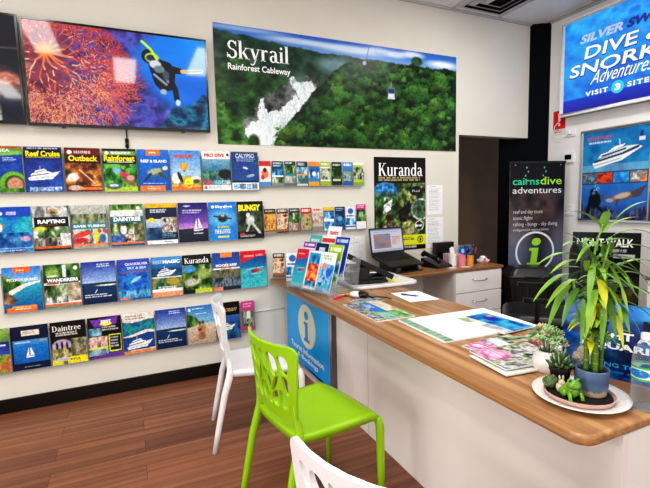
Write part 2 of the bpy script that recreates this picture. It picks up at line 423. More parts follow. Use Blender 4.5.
def cover(k):
    a = Art(60, 84)
    if k == 'reef_arch':
        a.grad('1a4ab0', '0a2a70').noise(0, .35, 1, .8, ['0c2f80', '1746a8', '2a62c4'], 4, 6, 1, al=.6).rect(0, 0, 1, .16, '4f9a3c').rect(0, 0, 1, .05, 'b05a34').ell(.3, .14, .8, .06, '78b848', .2)
        a.ell(.74, .8, .36, .26, '6cb032', .1).ell(.76, .82, .25, .2, '2a4020', .1).ell(.77, .82, .2, .16, 'c89070', .3).noise(0, .9, 1, 1, ['1e4a1a', '4a8a2e', '90b850'], 8, 4, 3); a.text('REEF SEA', .05, .06, .7, .12, 'f4f4f0', .02); a.bars(.5, .24, .86, .34, 3, 'c8d8f0', 1)
    elif k == 'reef_cruise':
        a.grad('16287a', '1f52b4', .25, 1).noise(0, .3, 1, 1, ['14286e', '1c44a0', '2a62c0'], 4, 5, 5, al=.5).rect(0, 0, 1, .07, '1c2450').rect(0, .07, 1, .25, '0a0c14'); a.bars(.1, .02, .9, .05, 1, 'e0e4f0', 2)
        a.text('Reef Cruise', .05, .085, .95, .205, 'f6e81e', .035); a.rect(.05, .215, .95, .235, 'e0d83a', .7); ship(a, .5, .6, .86)
        thumbs(a, .1, .87, .95, .97, 4, [['2a5a9a', 'c8dcec', '3a70b0'], ['e8ecf0', '90a8c8', '304a78']], 8)
    elif k == 'outback':
        a.rect(0, 0, 1, .34, '3a100e').rect(0, 0, 1, .16, '6a1a1a').ell(.14, .1, .07, .045, 'f4f4f0'); a.bars(.26, .07, .85, .13, 1, 'f4e8e0', 4, .9)
        a.text('Outback', .1, .17, .92, .3, 'f6e02a', .035).noise(0, .34, 1, .86, ['2a1206', '5a2a10', '9a5420', 'd08a3a', 'f0c880'], 5, 7, 11)
        a.ell(.2, .66, .16, .09, 'f0ece4', .4).ell(.62, .68, .14, .12, '6a2a12', .4).rect(0, .86, 1, 1, '6a1414').rect(.3, .88, 1, .94, 'e87a2a').ell(.25, .9, .2, .06, 'c8b8a0', .3); a.line([(.4, .5), (.8, .8)], .02, 'e8c890')
    elif k == 'rainforest':
        a.rect(0, 0, 1, .36, '0c1208').rect(0, .06, 1, .15, '6a9a2a').ell(.13, .1, .06, .04, 'f0f4e8'); a.bars(.25, .07, .9, .13, 1, 'ffffff', 6, .9)
        a.text('Rainforest', .04, .15, .96, .29, 'f4e22a', .035); a.rect(.12, .3, .9, .325, 'c8d8c0').noise(0, .36, 1, .88, ['0e240c', '1e5a1a', '3c9a2a', '7ac84a', '2a4a20'], 5, 6, 21)
        a.ell(.4, .5, .13, .07, '7ab8d8', .4, 1, 20).ell(.62, .6, .15, .06, 'c83a5a', .3, 1, 25).ell(.8, .68, .12, .06, 'e8a0a8', .4).poly([(.5, .66), (.96, .8), (.9, .9), (.55, .76)], '8a6a4a')
        a.rect(0, .88, 1, 1, 'b0cc2a').ell(.28, .87, .24, .07, '506070', .2).ell(.28, .85, .14, .03, 'd8dce0', .3)
    elif k == 'turtle':
        a.grad('1a78d8', '0c50b0').rect(.28, 0, .72, .14, 'f07a24'); a.bars(.36, .05, .64, .1, 1, 'ffffff', 3, .9); a.text('REEF & ISLAND', .1, .24, .92, .31, 'ffffff', .03)
        a.ell(.55, .54, .28, .11, '4a6a72', .25, 1, -14).ell(.52, .52, .22, .07, 'a8b49a', .5, 1, -14).ell(.86, .44, .09, .05, 'd8d8c0', .3).ell(.3, .66, .2, .035, '22405a', .3, 1, -50).ell(.76, .62, .16, .04, '3a4a3a', .3, 1, 40)
        a.bars(.15, .8, .95, .83, 1, 'ffffff', 5).rect(.05, .86, .84, 1, 'ee7a1e'); a.bars(.26, .88, .8, .96, 2, 'fff0e0', 8)
    elif k == 'balloon':
        a.grad('4a90dc', 'b0d4f0', 0, .62).grad('c8b860', '8a9a40', .62, .9).rect(0, .9, 1, 1, 'e07a2a'); a.text('ADVENTURE', .12, .1, .74, .18, 'd83a1a', .05); a.bars(.16, .19, .7, .21, 1, 'c84a2a', 2)
        a.ell(.44, .4, .13, .1, 'f09a1e', .15).ell(.42, .39, .05, .095, 'f8c03a', .4).poly([(.4, .49), (.48, .49), (.46, .53), (.42, .53)], '8a4a1a').ell(.58, .8, .15, .13, 'f4e21a', .2).ell(.16, .7, .14, .13, 'f4f4f0', .3).ell(.3, .66, .06, .14, '1a1c24', .3, 1, -20)
        a.ell(.82, .7, .16, .08, 'e8e8e4', .4).ell(.84, .76, .12, .05, '50504a', .4).noise(0, .84, 1, .9, ['a86a3a', 'e8c060', 'd84a2a'], 10, 4, 3)
    elif k == 'dive_red':
        a.rect(0, .2, 1, .86, '5a90a8').grad('80b4d0', '2a6a80', .2, .6).noise(0, .5, 1, .78, ['1c3a40', '3a6a60', '70a088', '2a5060'], 6, 6, 31).ell(.8, .58, .24, .12, '1a2428', .3).ell(.45, .4, .08, .04, '2a6ad0', .3)
        thumbs(a, 0, .74, 1, .85, 3, [['b83a3a', 'e07a6a', '702020'], ['3a7aa8', '8ac8d8', '1a4a78'], ['48a0b0', 'e0e8e0', '204a60']], 7).rect(0, 0, 1, .2, 'f4f4f2').rect(0, .86, 1, 1, 'f2f2f0'); a.text('PRO DIVE', .1, .06, .8, .15, 'd01c2c', .04)
        a.ell(.92, .09, .045, .04, '1a2a3a').ell(.1, .92, .05, .04, 'd83a3a'); a.bars(.2, .9, .8, .96, 2, '8a8a8a', 8)
    elif k == 'dusk_reef':
        a.grad('2a3a78', '1c5a9a', 0, .8).noise(0, .1, 1, .75, ['3a3a90', '2a50a0', '1a4a8a', '186a90'], 3, 4, 41, al=.7).rect(0, 0, 1, .03, '505a6a'); a.text('CALYPSO', .16, .05, .86, .16, 'dce4f0', .02); a.bars(.2, .18, .9, .27, 2, 'b8c4e0', 2)
        a.ell(.52, .42, .1, .03, 'c8d8e4', .4, 1, 15).ell(.7, .62, .16, .035, '9ac0b8', .5, 1, -12).line([(.28, .5), (.32, .78)], .012, '3a5a4a').rect(.02, .75, .98, .8, '12203a'); thumbs(a, .06, .82, .96, .97, 4, [['3aa0d0', 'e8ecf0', '2a5a9a'], ['8ab8d8', '406a90', 'f0e8e0']], 5)
    elif k == 'clownfish':
        a.grad('1a48b8', '1a70c4').noise(0, .22, 1, .56, ['1a64c0', '18a0c0', '3ac4c8', '1a78c0'], 3, 4, 51).noise(0, .56, 1, 1, ['0a2a68', '16509a', '2a78b8', '7ab0d0'], 7, 7, 52).ell(.12, .42, .16, .09, 'f0641e', .2).ell(.2, .45, .05, .08, 'f4f0ec', .3).ell(.2, .14, .08, .04, 'e8ecf4', .3).rect(.36, .1, .62, .17, 'b8c8e8')
        a.rect(0, .88, 1, .91, 'c0d0e8', .6); a.ell(.82, .7, .12, .06, 'd0a0b8', .5); a.bars(.1, .93, .8, .97, 1, 'd8e4f4', 6)
    elif k == 'rafting':
        a.noise(0, 0, 1, .26, ['3a3e40', '8a9090', 'd8dcd8', '60686a'], 5, 3, 61).ell(.55, .13, .14, .06, 'c8904a', .4).ell(.55, .15, .08, .03, '404a40', .4).ell(.9, .08, .05, .035, 'e8ecec').rect(.04, .25, .97, .46, '0c1014'); a.text('RAFTING', .14, .3, .88, .39, 'ffffff', .05); a.bars(.2, .41, .8, .44, 1, 'd86a2a', 3)
        a.noise(0, .46, .72, .7, FOREST + ['f4f4ee'], 6, 5, 62).noise(.72, .46, 1, .62, ['16301a', '3a5a3a', '809a80'], 6, 4, 63).noise(0, .7, .72, .9, ['2a2a28', '706a60', 'd0ccc4', '504a44'], 12, 6, 64).noise(.72, .62, 1, .88, ['6a7270', 'f4f4f2', 'b8bcb8'], 6, 5, 65).rect(0, .9, 1, .95, 'd2622a').rect(0, .95, 1, 1, '20242a').ell(.2, .5, .16, .05, 'd8dc4a', .5)
    elif k == 'tubing':
        a.rect(0, 0, 1, .25, 'b8bab2').noise(0, .2, 1, .42, ['2a3a22', '6a7a4a', 'a8ac90', '3a4a30'], 7, 4, 71).rect(0, .42, 1, .55, '2a8a94'); a.text('RIVER TUBING', .05, .45, .95, .51, 'f0f6f4', .04).noise(0, .55, 1, .88, ['4a4a48', 'b8bcb8', 'e8e8e4', 'c83a2a', '6a8aa0'], 6, 5, 72)
        a.ell(.3, .66, .24, .06, 'd84030', .3, 1, -15).ell(.24, .8, .2, .06, 'c82a24', .3).ell(.68, .72, .08, .14, 'e0d830', .3).ell(.85, .78, .1, .1, '3a6aa0', .4).rect(0, .88, 1, .94, 'e08a5a').rect(0, .94, 1, 1, '9aa4a0')
    elif k == 'wild_tour':
        a.rect(0, 0, 1, 1, '2a6a78').noise(0, 0, 1, .18, ['1a3a16', '4a8a2a', '90b850', '2a5a20'], 7, 3, 81).noise(0, .14, 1, .3, ['d8dcd4', 'f4f4f0', 'b0b8b0'], 6, 3, 82).ell(.86, .1, .06, .045, 'f0f4f0').rect(0, .28, 1, .44, '1c7080'); a.text('DAINTREE', .1, .3, .92, .4, 'ffffff', .045)
        a.noise(0, .44, 1, .72, FOREST, 7, 5, 83).ell(.38, .6, .1, .12, 'e0e4e4', .3).ell(.38, .48, .05, .04, '504038', .3).ell(.6, .68, .09, .1, 'd8d0cc', .4).noise(.7, .46, 1, .86, ['3a3a20', '909060', 'e0dcb8'], 8, 6, 84).noise(0, .72, .4, .9, ['1a3060', '3a6ab0', 'e8ecf0'], 6, 5, 85).noise(.4, .72, .7, .9, PEOPLE, 8, 6, 86).rect(0, .9, 1, .95, 'e0783a').rect(0, .95, 1, 1, '24507a')
    elif k == 'navy_yellow':
        a.rect(0, 0, 1, 1, '16243e').rect(0, 0, 1, .1, 'e8b81e'); a.bars(.14, .14, .74, .24, 2, 'f0f0f0', 5, .75).grad('d8dce0', '8aa8c8', .38, .62, 0, .5).noise(.5, .34, 1, .72, ['2a2420', 'e0dcd8', '806a5a', 'f4f4f2'], 5, 5, 91).ell(.18, .4, .1, .06, 'd8d42a', .3)
        a.noise(0, .58, .5, .9, ['0e2a4a', '2a5a8a', '4a90b8'], 5, 5, 92); a.bars(.5, .74, .95, .86, 3, '70c0d8', 4).rect(0, .9, 1, 1, 'f0f2f2').rect(.55, .93, .8, .96, '8a9098')
    elif k == 'sunset_sail':
        a.grad('1c1c6a', '7a4ab0', 0, .5).grad('9a60c0', 'c8a0d0', .5, .68).grad('2a2a44', '15182c', .68, 1).ell(.5, .68, .6, .03, '2a2030', .3); sail(a, .66, .58, .5, 'f0ecf4'); a.bars(.14, .18, .8, .28, 2, 'e8e8f4', 2, .7); a.ell(.3, .08, .12, .02, 'c8ccec', .3).rect(.5, .76, .82, .79, 'd8d8e0')
    elif k == 'skydive':
        a.grad('1a78d4', '1a8ae0').ell(.5, .42, .5, .2, '6ab8ec', .8).ell(.5, .42, .17, .1, '1c2830', .4).ell(.5, .36, .07, .05, 'c8a890', .3).line([(.2, .36), (.8, .44)], .03, '26384a').ell(.16, .12, .05, .04, 'ffffff'); a.text('Skydive', .24, .08, .86, .17, 'ffffff', .03); a.bars(.5, .18, .84, .2, 1, 'd8ecf8', 3)
        a.bars(.3, .62, .72, .68, 1, 'f0e82a', 2, .9); a.bars(.2, .7, .8, .84, 3, 'ffffff', 6); a.rect(.3, .87, .7, .92, 'e8d82a')
    elif k == 'bungy':
        a.rect(0, 0, 1, 1, '101410').noise(0, .24, 1, .8, ['0e140e', '20301c', '4a5a3c', '1a2018'], 5, 6, 101).ell(.5, .5, .16, .13, 'e0e4e0', .5, 1, 25).ell(.42, .36, .08, .07, 'd8d4cc', .3).line([(.52, .52), (.86, .86)], .045, 'c8ccc8').line([(.5, .55), (.36, .78)], .04, 'b8bcb4'); a.text('BUNGY', .06, .08, .9, .25, 'f4ea1c', .06)
        a.rect(0, .86, 1, 1, '16181a'); a.bars(.1, .88, .7, .95, 2, 'e8ecec', 6).ell(.18, .86, .1, .04, 'c83a2a', .3)
    elif k == 'beach_bay':
        a.grad('2a78d0', '90c4ec', 0, .34).grad('2fb0c8', '0d4f90', .34, 1)
        a.noise(0, .14, .6, .5, JUNGLE, 8, 8, 111, mask=a.poly_m([(0, .16), (.5, .32), (.56, .38), (.2, .5), (0, .6)])).poly([(.14, .52), (.56, .37), (.98, .33), (.98, .36), (.6, .44), (.3, .58), (.16, .62)], 'f0ead8').noise(0, .56, .4, .8, ['3a2a20', '7a5a44', 'b89878'], 8, 8, 112, mask=a.poly_m([(0, .54), (.2, .6), (.36, .74), (.1, .84), (0, .8)]))
        a.rect(.28, 0, .72, .13, 'f06a1e'); a.bars(.36, .05, .64, .09, 1, 'ffe8d8', 3, .9).text('FITZROY ISLAND', .12, .25, .92, .31, 'f4f8f8', .03).rect(.06, .9, .84, 1, 'ee7420').rect(.2, .86, .84, .93, 'f08a30'); a.bars(.28, .88, .8, .96, 2, 'fff0e0', 8)
    elif k == 'wanderers':
        a.noise(0, 0, 1, .4, ['12240e', '2a5a1c', '5a8a30', '90b050'], 6, 5, 121).rect(.52, .02, .62, .3, 'dce8ec').ell(.88, .1, .06, .045, 'f0f4f0').rect(0, .3, 1, .42, '143020', .6); a.text('WANDERERS', .08, .32, .94, .4, 'ffffff', .045); a.bars(.1, .25, .4, .29, 1, 'ffffff', 2, .9).rect(.08, .42, .4, .45, 'c83a2a').rect(.44, .42, .95, .45, '1c6a60')
        a.noise(0, .46, .64, .76, ['122010', '3a5a2a', '8aa070', 'd8d8c8'], 8, 6, 122).noise(.64, .44, 1, .86, ['5a4a3a', 'a89880', 'e0d4c4'], 6, 6, 123).noise(0, .74, .64, .88, ['b8bcb4', 'f0f0ec', '8a9088', '404840'], 9, 4, 124).rect(0, .9, 1, .95, 'e0703a').rect(0, .95, 1, 1, '7a8a6a')
    elif k == 'cay_sky': island_sky(a)
    elif k == 'blue_reef':
        a.grad('3a4ab8', '1458b0').noise(0, .2, 1, .8, ['1838a0', '1a60c0', '2a90d4', '2a48b0'], 5, 6, 131).ell(.55, .5, .2, .04, '9ad0ec', .5, 1, -30); a.text('QUICKSILVER', .24, .09, .95, .16, 'e8ecf8', .03).text('SKY & SEA', .3, .185, .9, .245, 'dce4f4', .02).rect(.1, .3, .9, .33, 'c04a6a', .7)
        a.noise(0, .76, 1, .95, ['1a4a90', '3a90c8', '8ac8dc', '205a88'], 10, 5, 132).ell(.2, .96, .2, .03, 'e0825a', .4)
    elif k == 'magic':
        a.grad('4a9ad8', '1a5a9c', 0, .3).grad('16406a', '1a5a7a', .3, .5); a.text('REEF', .06, .08, .36, .17, 'a8dcf4', .01).text('MAGIC', .38, .08, .95, .17, 'ffffff', .05)
        ship(a, .5, .38, .66).noise(0, .52, 1, .8, ['1a4038', '3a7a50', 'a89a50', '204a50'], 6, 5, 141).ell(.7, .62, .25, .09, 'b09a3a', .6); a.bars(.2, .74, .9, .82, 2, 'f4f4f0', 5).rect(0, .87, 1, 1, 'f0a070')
    elif k == 'train':
        a.rect(0, 0, 1, 1, '121410').noise(0, .26, 1, .9, JUNGLE + ['c8d0a8'], 7, 7, 151).ell(.22, .36, .24, .09, '4a9ad8', .4).ell(.3, .7, .18, .1, 'c8c0b8', .5).ell(.7, .5, .2, .14, '9aac5a', .5).rect(0, .05, 1, .26, '121410'); a.text('Kuranda', .08, .07, .92, .22, 'ffffff', serif=True)
        a.rect(.4, .88, 1, 1, 'c8d83a').rect(0, .9, .4, 1, '1a1c18')
    elif k == 'reef_trip':
        a.grad('1c4aa0', '2a64b4', 0, .4).rect(.3, 0, .72, .13, 'f08a3a'); a.text('MOORE REEF', .12, .3, .9, .37, 'f4f6f8', .04).noise(0, .44, 1, .68, ['16304a', '4a5a40', '8a8060', '2a4a6a'], 7, 5, 161).poly([(.2, .5), (.5, .26), (.8, .5), (.5, .42)], 'd89a4a', .7).noise(0, .66, 1, .9, ['101c30', '3a4a5a', '8a98a0', '2a3a50'], 10, 6, 162)
        a.rect(0, .9, 1, 1, '1c2a40').rect(0, .9, .34, 1, 'e88a6a').rect(.3, .13, .7, .2, '1c3a8a')
    elif k == 'red_heli':
        a.grad('1a3a8a', '1a80b4', .1, .45).grad('2a98b8', '3ac0c4', .45, 1).noise(0, .5, 1, 1, ['2a90b4', '40bcc4', '60d0cc', '2aa0b8'], 5, 6, 171, al=.7).poly([(0, 0), (1, 0), (1, .16), (.6, .17), (0, .32)], 'd8222c'); heli(a, .55, .55, .72); a.bars(.14, .12, .62, .17, 1, 'f4e0e0', 4, .8).bars(.6, .1, .94, .16, 2, 'f0e8f0', 7)
    elif k == 'green_blue':
        a.grad('9ab85a', '5a8a3a', 0, .3).grad('1a2a78', '2a5ab0', .3, .6).noise(0, .58, 1, 1, ['3a5a1a', '8aa83a', 'c84a3a', 'd8d8b0'], 6, 6, 181); a.rect(.3, .36, .9, .39, 'd0d8f0')
    elif k == 'small_yacht':
        a.rect(0, 0, 1, 1, '101e3a').rect(.28, .1, .76, .22, 'e8dcd0'); a.bars(.32, .13, .72, .2, 2, '9a8a80', 3).grad('4a90d0', '2a80c8', .32, .46, .04, .97).grad('1a78c8', '1060b0', .44, .84, .04, .97); sail(a, .48, .62, .36, 'fff4ec'); a.rect(.1, .36, .5, .38, 'c8d8e8').rect(.75, .34, .95, .38, 'a8a080'); a.bars(.3, .92, .8, .95, 1, 'c8d0dc', 5)
    elif k == 'gorge':
        a.rect(0, 0, 1, 1, '14120e').text('Daintree', .05, .09, .86, .22, 'f4f0e8', serif=True); a.bars(.14, .25, .92, .34, 2, 'e8e4dc', 3, .7).ell(.3, .56, .28, .15, 'b8a4c0', .15).noise(.02, .5, .58, .9, ['3a3020', '8a8a50', 'd0c890', '5a4a30'], 8, 6, 191, mask=((a.v > .62) & (a.u < .55)).astype(float))
        a.ell(.16, .56, .035, .09, '2a1c1a', .3).ell(.3, .55, .035, .09, '2a1c1a', .3).ell(.44, .57, .035, .09, '3a2a1a', .3).noise(.55, .42, 1, .84, ['2a2a1a', '6a6a4a', 'b0a888', '405a30'], 7, 6, 192).rect(.44, .84, 1, 1, 'ece01c').rect(0, .9, .3, 1, 'e8dc20').ell(.3, .88, .2, .05, 'c8c8c4', .4); a.bars(.5, .89, .86, .94, 1, '4a4410', 8)
    elif k == 'purple_deal':
        a.rect(0, 0, 1, 1, '141018').poly([(.08, .06), (.9, .02), (.86, .2), (.2, .24)], '7a3ab0').ell(.54, .17, .18, .05, 'f0e83a', .2); a.text('BEST', .4, .08, .7, .15, 'ffffff', .05).noise(0, .26, .4, .44, ['2a5a80', '80b8c8', 'e8f0f0'], 5, 4, 201); a.bars(.42, .24, .95, .36, 2, 'e8ecec', 4)
        a.noise(0, .46, .56, .74, ['6a4a40', 'e8d8d0', 'b88070', '3a3a50'], 10, 6, 202).rect(.6, .44, .98, .86, 'd8e03a').rect(.63, .46, .95, .83, '141414'); a.bars(.66, .5, .9, .78, 4, 'd8d8d8', 6).rect(0, .72, .56, .76, 'd8e03a').noise(0, .76, .56, .92, ['4a3a78', '80a8b8', 'c8d0d8'], 7, 4, 203).poly([(0, .96), (1, .84), (1, 1), (0, 1)], '6a3a9a')
    elif k == 'cream_boat':
        a.rect(0, 0, 1, 1, 'f0e4d8'); a.bars(.1, .06, .8, .18, 2, '9a8a80', 3, .6).noise(.02, .22, 1, .5, ['0c3a78', '1a78a0', '2a9a8a', '144a90'], 3, 4, 211, mask=((a.v > .2 + .03 * np.sin(a.u * 5)) & (a.v < .5 + .06 * np.sin(a.u * 4 + 1.6))).astype(float)).poly([(0, .58), (.3, .58), (.8, .5), (1, .52), (1, .9), (0, .92)], '16468e'); ship(a, .52, .76, .84).rect(0, .92, 1, 1, 'e89050')
    elif k == 'couple':
        a.grad('2a78c0', '88bce0', 0, .4).grad('4aa0c0', 'c8d8d0', .4, .52).grad('d8c8b0', 'b89c80', .5, 1).noise(0, .22, .4, .54, JUNGLE, 8, 6, 221, mask=a.poly_m([(0, .2), (.3, .28), (.42, .42), (.3, .52), (0, .56)])).ell(.44, .46, .05, .05, '5a3a2a', .3).ell(.55, .45, .05, .05, '6a4a3a', .3).ell(.44, .62, .08, .13, 'b88868', .3).ell(.56, .62, .08, .14, 'c08a60', .3).ell(.5, .8, .13, .1, 'a06a48', .4).ell(.44, .63, .07, .04, '8a2a2a', .3)
        a.ell(.1, .1, .05, .04, 'ffffff'); a.bars(.2, .07, .6, .11, 1, 'f0f4f8', 2).bars(.3, .2, .8, .25, 1, 'e8f0f4', 3).bars(.1, .9, .4, .95, 1, '8a7a6a', 5)
    elif k == 'gold_script':
        a.rect(0, 0, 1, .36, '0e0c0c').text('Ocean', .14, .12, .88, .25, 'd8b878', .0, .5).grad('3a6ab0', '16407e', .36, .7).noise(0, .6, 1, 1, ['0a2048', '1a4a80', '3a78a0'], 5, 5, 231); ship(a, .45, .66, .7)
    return a
def cover_slim(k):
    a = Art(24, 48); pal = {
        'red_cartoon': lambda: a.rect(0, 0, 1, 1, 'e8e4e0').rect(0, 0, 1, .2, 'd03030').ell(.5, .5, .3, .18, 'e87a5a').ell(.5, .36, .16, .09, '3a2a20').ell(.3, .64, .14, .1, 'c83a2a').rect(0, .82, 1, 1, '4a90d0'),
        'teal_grey': lambda: a.rect(0, 0, 1, 1, '5a8a9a').rect(0, 0, 1, .3, '1c4a5a').bars(.1, .06, .9, .24, 2, 'e8f4f4', 2).noise(0, .3, 1, .56, BLUEPH, 5, 4, 3).rect(0, .56, 1, .62, 'f0f0ee').noise(0, .62, 1, .86, FOREST, 5, 4, 4).rect(0, .86, 1, 1, '8a8a86'),
        'green_grey': lambda: a.rect(0, 0, 1, 1, '8a9a8a').rect(0, 0, 1, .16, '2a4a4a').noise(0, .16, 1, .56, FOREST, 5, 5, 5).rect(0, .5, 1, .58, '2a8a9a').noise(0, .58, 1, .88, ['3a4a3a', '8a9a8a', 'e8e8e4'], 5, 4, 6).rect(0, .88, 1, 1, '6a6a66').bars(.1, .04, .9, .13, 1, 'ffffff', 1),
        'white_teal': lambda: a.rect(0, 0, 1, 1, 'c8d4d4').rect(0, 0, 1, .22, '16404e').bars(.1, .05, .9, .18, 2, 'ffffff', 3).noise(0, .22, 1, .5, ['1a5a7a', 'a8c8d0', 'f0f4f4'], 4, 4, 7).rect(0, .5, 1, .56, 'e8a06a').noise(0, .56, 1, .9, ['2a4a5a', '6a9a8a', 'd8e0dc'], 5, 4, 8),
        'orange_foot': lambda: a.grad('2a60a8', '3a90c8').rect(0, 0, 1, .18, 'e8902a').noise(0, .3, 1, .7, BLUEPH, 4, 4, 9).rect(0, .82, 1, 1, 'e8a01e').ell(.5, .5, .2, .1, 'e0e8ec', .4),
        'lime_cycle': lambda: a.rect(0, 0, 1, 1, 'e4e8dc').rect(0, 0, 1, .2, 'a0c030').noise(0, .26, 1, .74, ['20241c', '8a9a6a', 'e8ece0', '4a5a3a'], 6, 6, 10).rect(0, .8, 1, 1, '9ab82a').bars(.1, .05, .9, .15, 1, 'f8f8f0', 2, .9),
        'dark_green': lambda: a.rect(0, 0, 1, 1, '1a2a18').bars(.1, .08, .9, .16, 1, 'e8e8e0', 2, .9).noise(0, .24, 1, .7, JUNGLE, 5, 6, 11).rect(.1, .72, .9, .8, 'c8d0b0').rect(0, .9, 1, 1, '2a3a2a'),
        'sky_blue': lambda: a.grad('4a8ad0', '2a5aa0').bars(.1, .06, .9, .16, 1, 'ffffff', 2, .9).noise(0, .4, 1, .8, ['4a5a6a', 'b8c8d8', '5a8a4a', '2a4a7a'], 5, 5, 12),
        'lime_rider': lambda: a.rect(0, 0, 1, 1, 'b0c848').rect(0, 0, 1, .12, 'f0f4e0').noise(0, .2, 1, .74, ['20281c', '6a7a4a', 'e0e4d4', '3a4a2a'], 6, 6, 13).rect(0, .84, 1, 1, '8aa82a'),
        'amber_map': lambda: a.rect(0, 0, 1, 1, '6a4a2a').rect(0, 0, 1, .16, '2a2420').bars(.1, .05, .9, .12, 1, 'e8d8b0', 2, .9).noise(0, .2, 1, .86, ['4a2a10', 'c8802a', 'f0c060', '7a5a3a'], 5, 6, 14).rect(0, .9, 1, 1, '9a8a7a'),
        'brown_kids': lambda: a.rect(0, 0, 1, 1, '3a2418').bars(.1, .04, .9, .14, 1, 'f0ece4', 2, .9).noise(0, .2, 1, .84, ['2a1810', 'd8a070', 'f0e0d0', '8a5a3a', '5a3a20'], 5, 7, 15).rect(0, .86, 1, .92, 'b06a2a').ell(.5, .4, .2, .1, 'e8c8a8', .3),
        'stone_walk': lambda: a.rect(0, 0, 1, 1, '6a6a60').rect(0, 0, 1, .18, '26302a').bars(.1, .05, .9, .13, 1, 'e8ecec', 2, .9).noise(0, .2, 1, .6, FOREST, 5, 5, 16).noise(0, .6, 1, .9, ['5a4a3a', 'a8988a', 'e0dcd4'], 5, 4, 17).rect(0, .9, 1, 1, '8a5a3a'),
        'red_head': lambda: a.rect(0, 0, 1, 1, '6a7a5a').rect(0, 0, 1, .24, 'c82a24').bars(.1, .06, .9, .18, 1, 'ffffff', 2, .9).noise(0, .24, 1, .9, ['2a3a20', '7a9a4a', 'c8b090', 'b83a2a'], 5, 6, 18),
        'peach_grey': lambda: a.rect(0, 0, 1, 1, 'c8b8a8').rect(0, 0, 1, .2, 'e8dcd0').bars(.1, .05, .9, .14, 1, 'c84a3a', 2, .9).noise(0, .28, 1, .7, ['8a9aa0', 'e0dcd8', 'b88a6a', '5a6a70'], 5, 5, 19).rect(0, .8, 1, 1, '8a8a84'),
        'yellow_blue': lambda: a.rect(0, 0, 1, 1, '2a5aa0').rect(0, 0, 1, .14, 'e8c02a').noise(0, .2, 1, .5, BLUEPH, 4, 4, 20).rect(0, .5, 1, .6, 'f0f0ec').noise(0, .6, 1, 1, BLUEPH, 4, 4, 21),
        'navy_blue': lambda: a.grad('12284e', '1a4a8a').bars(.1, .06, .9, .2, 2, 'c8dcf0', 2).noise(0, .3, 1, .8, ['0e2040', '1a5a90', '3a8ab0'], 4, 5, 22).ell(.5, .5, .25, .1, '7ab0c8', .5),
        'white_badge': lambda: a.rect(0, 0, 1, 1, 'e4e8ec').ell(.5, .2, .28, .12, '2a6ab0').bars(.1, .38, .9, .44, 1, '2a4a80', 2, .9).noise(0, .5, 1, .8, BLUEPH, 4, 4, 23).rect(0, .84, 1, .9, '3a6aa8'),
        'pink_head': lambda: a.rect(0, 0, 1, 1, 'e8ece8').rect(0, 0, 1, .2, 'd0308a').bars(.14, .04, .86, .16, 2, 'f8d8ec', 2).noise(0, .2, 1, .7, JUNGLE, 5, 6, 24).rect(.3, .3, .7, .5, 'dce4d8', .6),
        'pink_frame': lambda: a.rect(0, 0, 1, 1, 'c8387a').rect(0, 0, 1, .3, 'd0408a').bars(.14, .07, .86, .24, 2, 'f4c8dc', 2).noise(.06, .32, .94, .86, ['1a2a18', '4a6a3a', 'b8c8a8', '2a3a2a'], 5, 5, 25).rect(.42, .36, .7, .6, 'e4e8e4')}
    pal[k](); return a

# ------------------------------------------------------------------ the room
WALL = mat('cream wall paint', (.865, .85, .805), .75, var=.02, scale=3)
WALLR = mat('grey white wall paint', (.90, .895, .89), .75, var=.02, scale=3)
BLACKW = mat('black wall paint', (.03, .042, .058), .8, var=.1, scale=4, spec=.1)
BROWN = mat('dark brown door panel', (.50, .40, .315), .5, var=.12, scale=3)
FLOOR = wood_mat('red brown floor planks', (.425, .265, .18), (.525, .335, .23), (.615, .41, .29), 0, .42, (1.25, .135))
CEIL = mat('ceiling tile white', (.90, .90, .90), .8, var=.04, scale=60)
WHITE_PL = mat('white plastic', (.90, .90, .90), .35, var=.02)
BLACK_PL = mat('black plastic', (.035, .037, .042), .35, var=.1)
BLACK_GL = mat('black gloss', (.02, .02, .024), .15, var=.1)
ALU = mat('brushed aluminium', (.74, .75, .77), .32, metal=.45, var=.05, scale=50, stretch=(1, 20, 1))
CHROME = mat('chrome', (.8, .8, .82), .15, metal=1, var=.03)
ZC = 3.244; RX = 4.2415
def quad(name, vs, m, parent=None):
    return MB().add(vs, [tuple(range(len(vs)))]).build(name, m, parent)
f = MB().box((-3.2, -6.2, -.1), (6.2, 1.9, 0)).build('floor', FLOOR); struct(f)
w = MB().box((-3.2, 0, 0), (3.1, .12, ZC)).box((3.1, 0, 2.038), (4.08, .12, ZC)).build('wall_back', WALL); struct(w)
# the angled dark return beside the opening, and the passage behind it
d = Vector((.162, -.133, 0)).normalized(); A = Vector((RX, -.133, 0)); Bk = A - d * .5
w = MB().prism([(A.x, A.y), (Bk.x, Bk.y), (Bk.x + .05, Bk.y + .06), (A.x + .05, A.y + .06)], 0, ZC).build('wall_angled', BLACKW); struct(w)
w = MB().box((2.6, .9, 0), (4.6, 1.0, ZC)).box((3.0, .12, 0), (3.1, .9, ZC)).build('wall_passage', BROWN); struct(w)
w = MB().box((RX, -6.2, 0), (RX + .12, -.133, ZC)).build('wall_right', WALLR); struct(w)
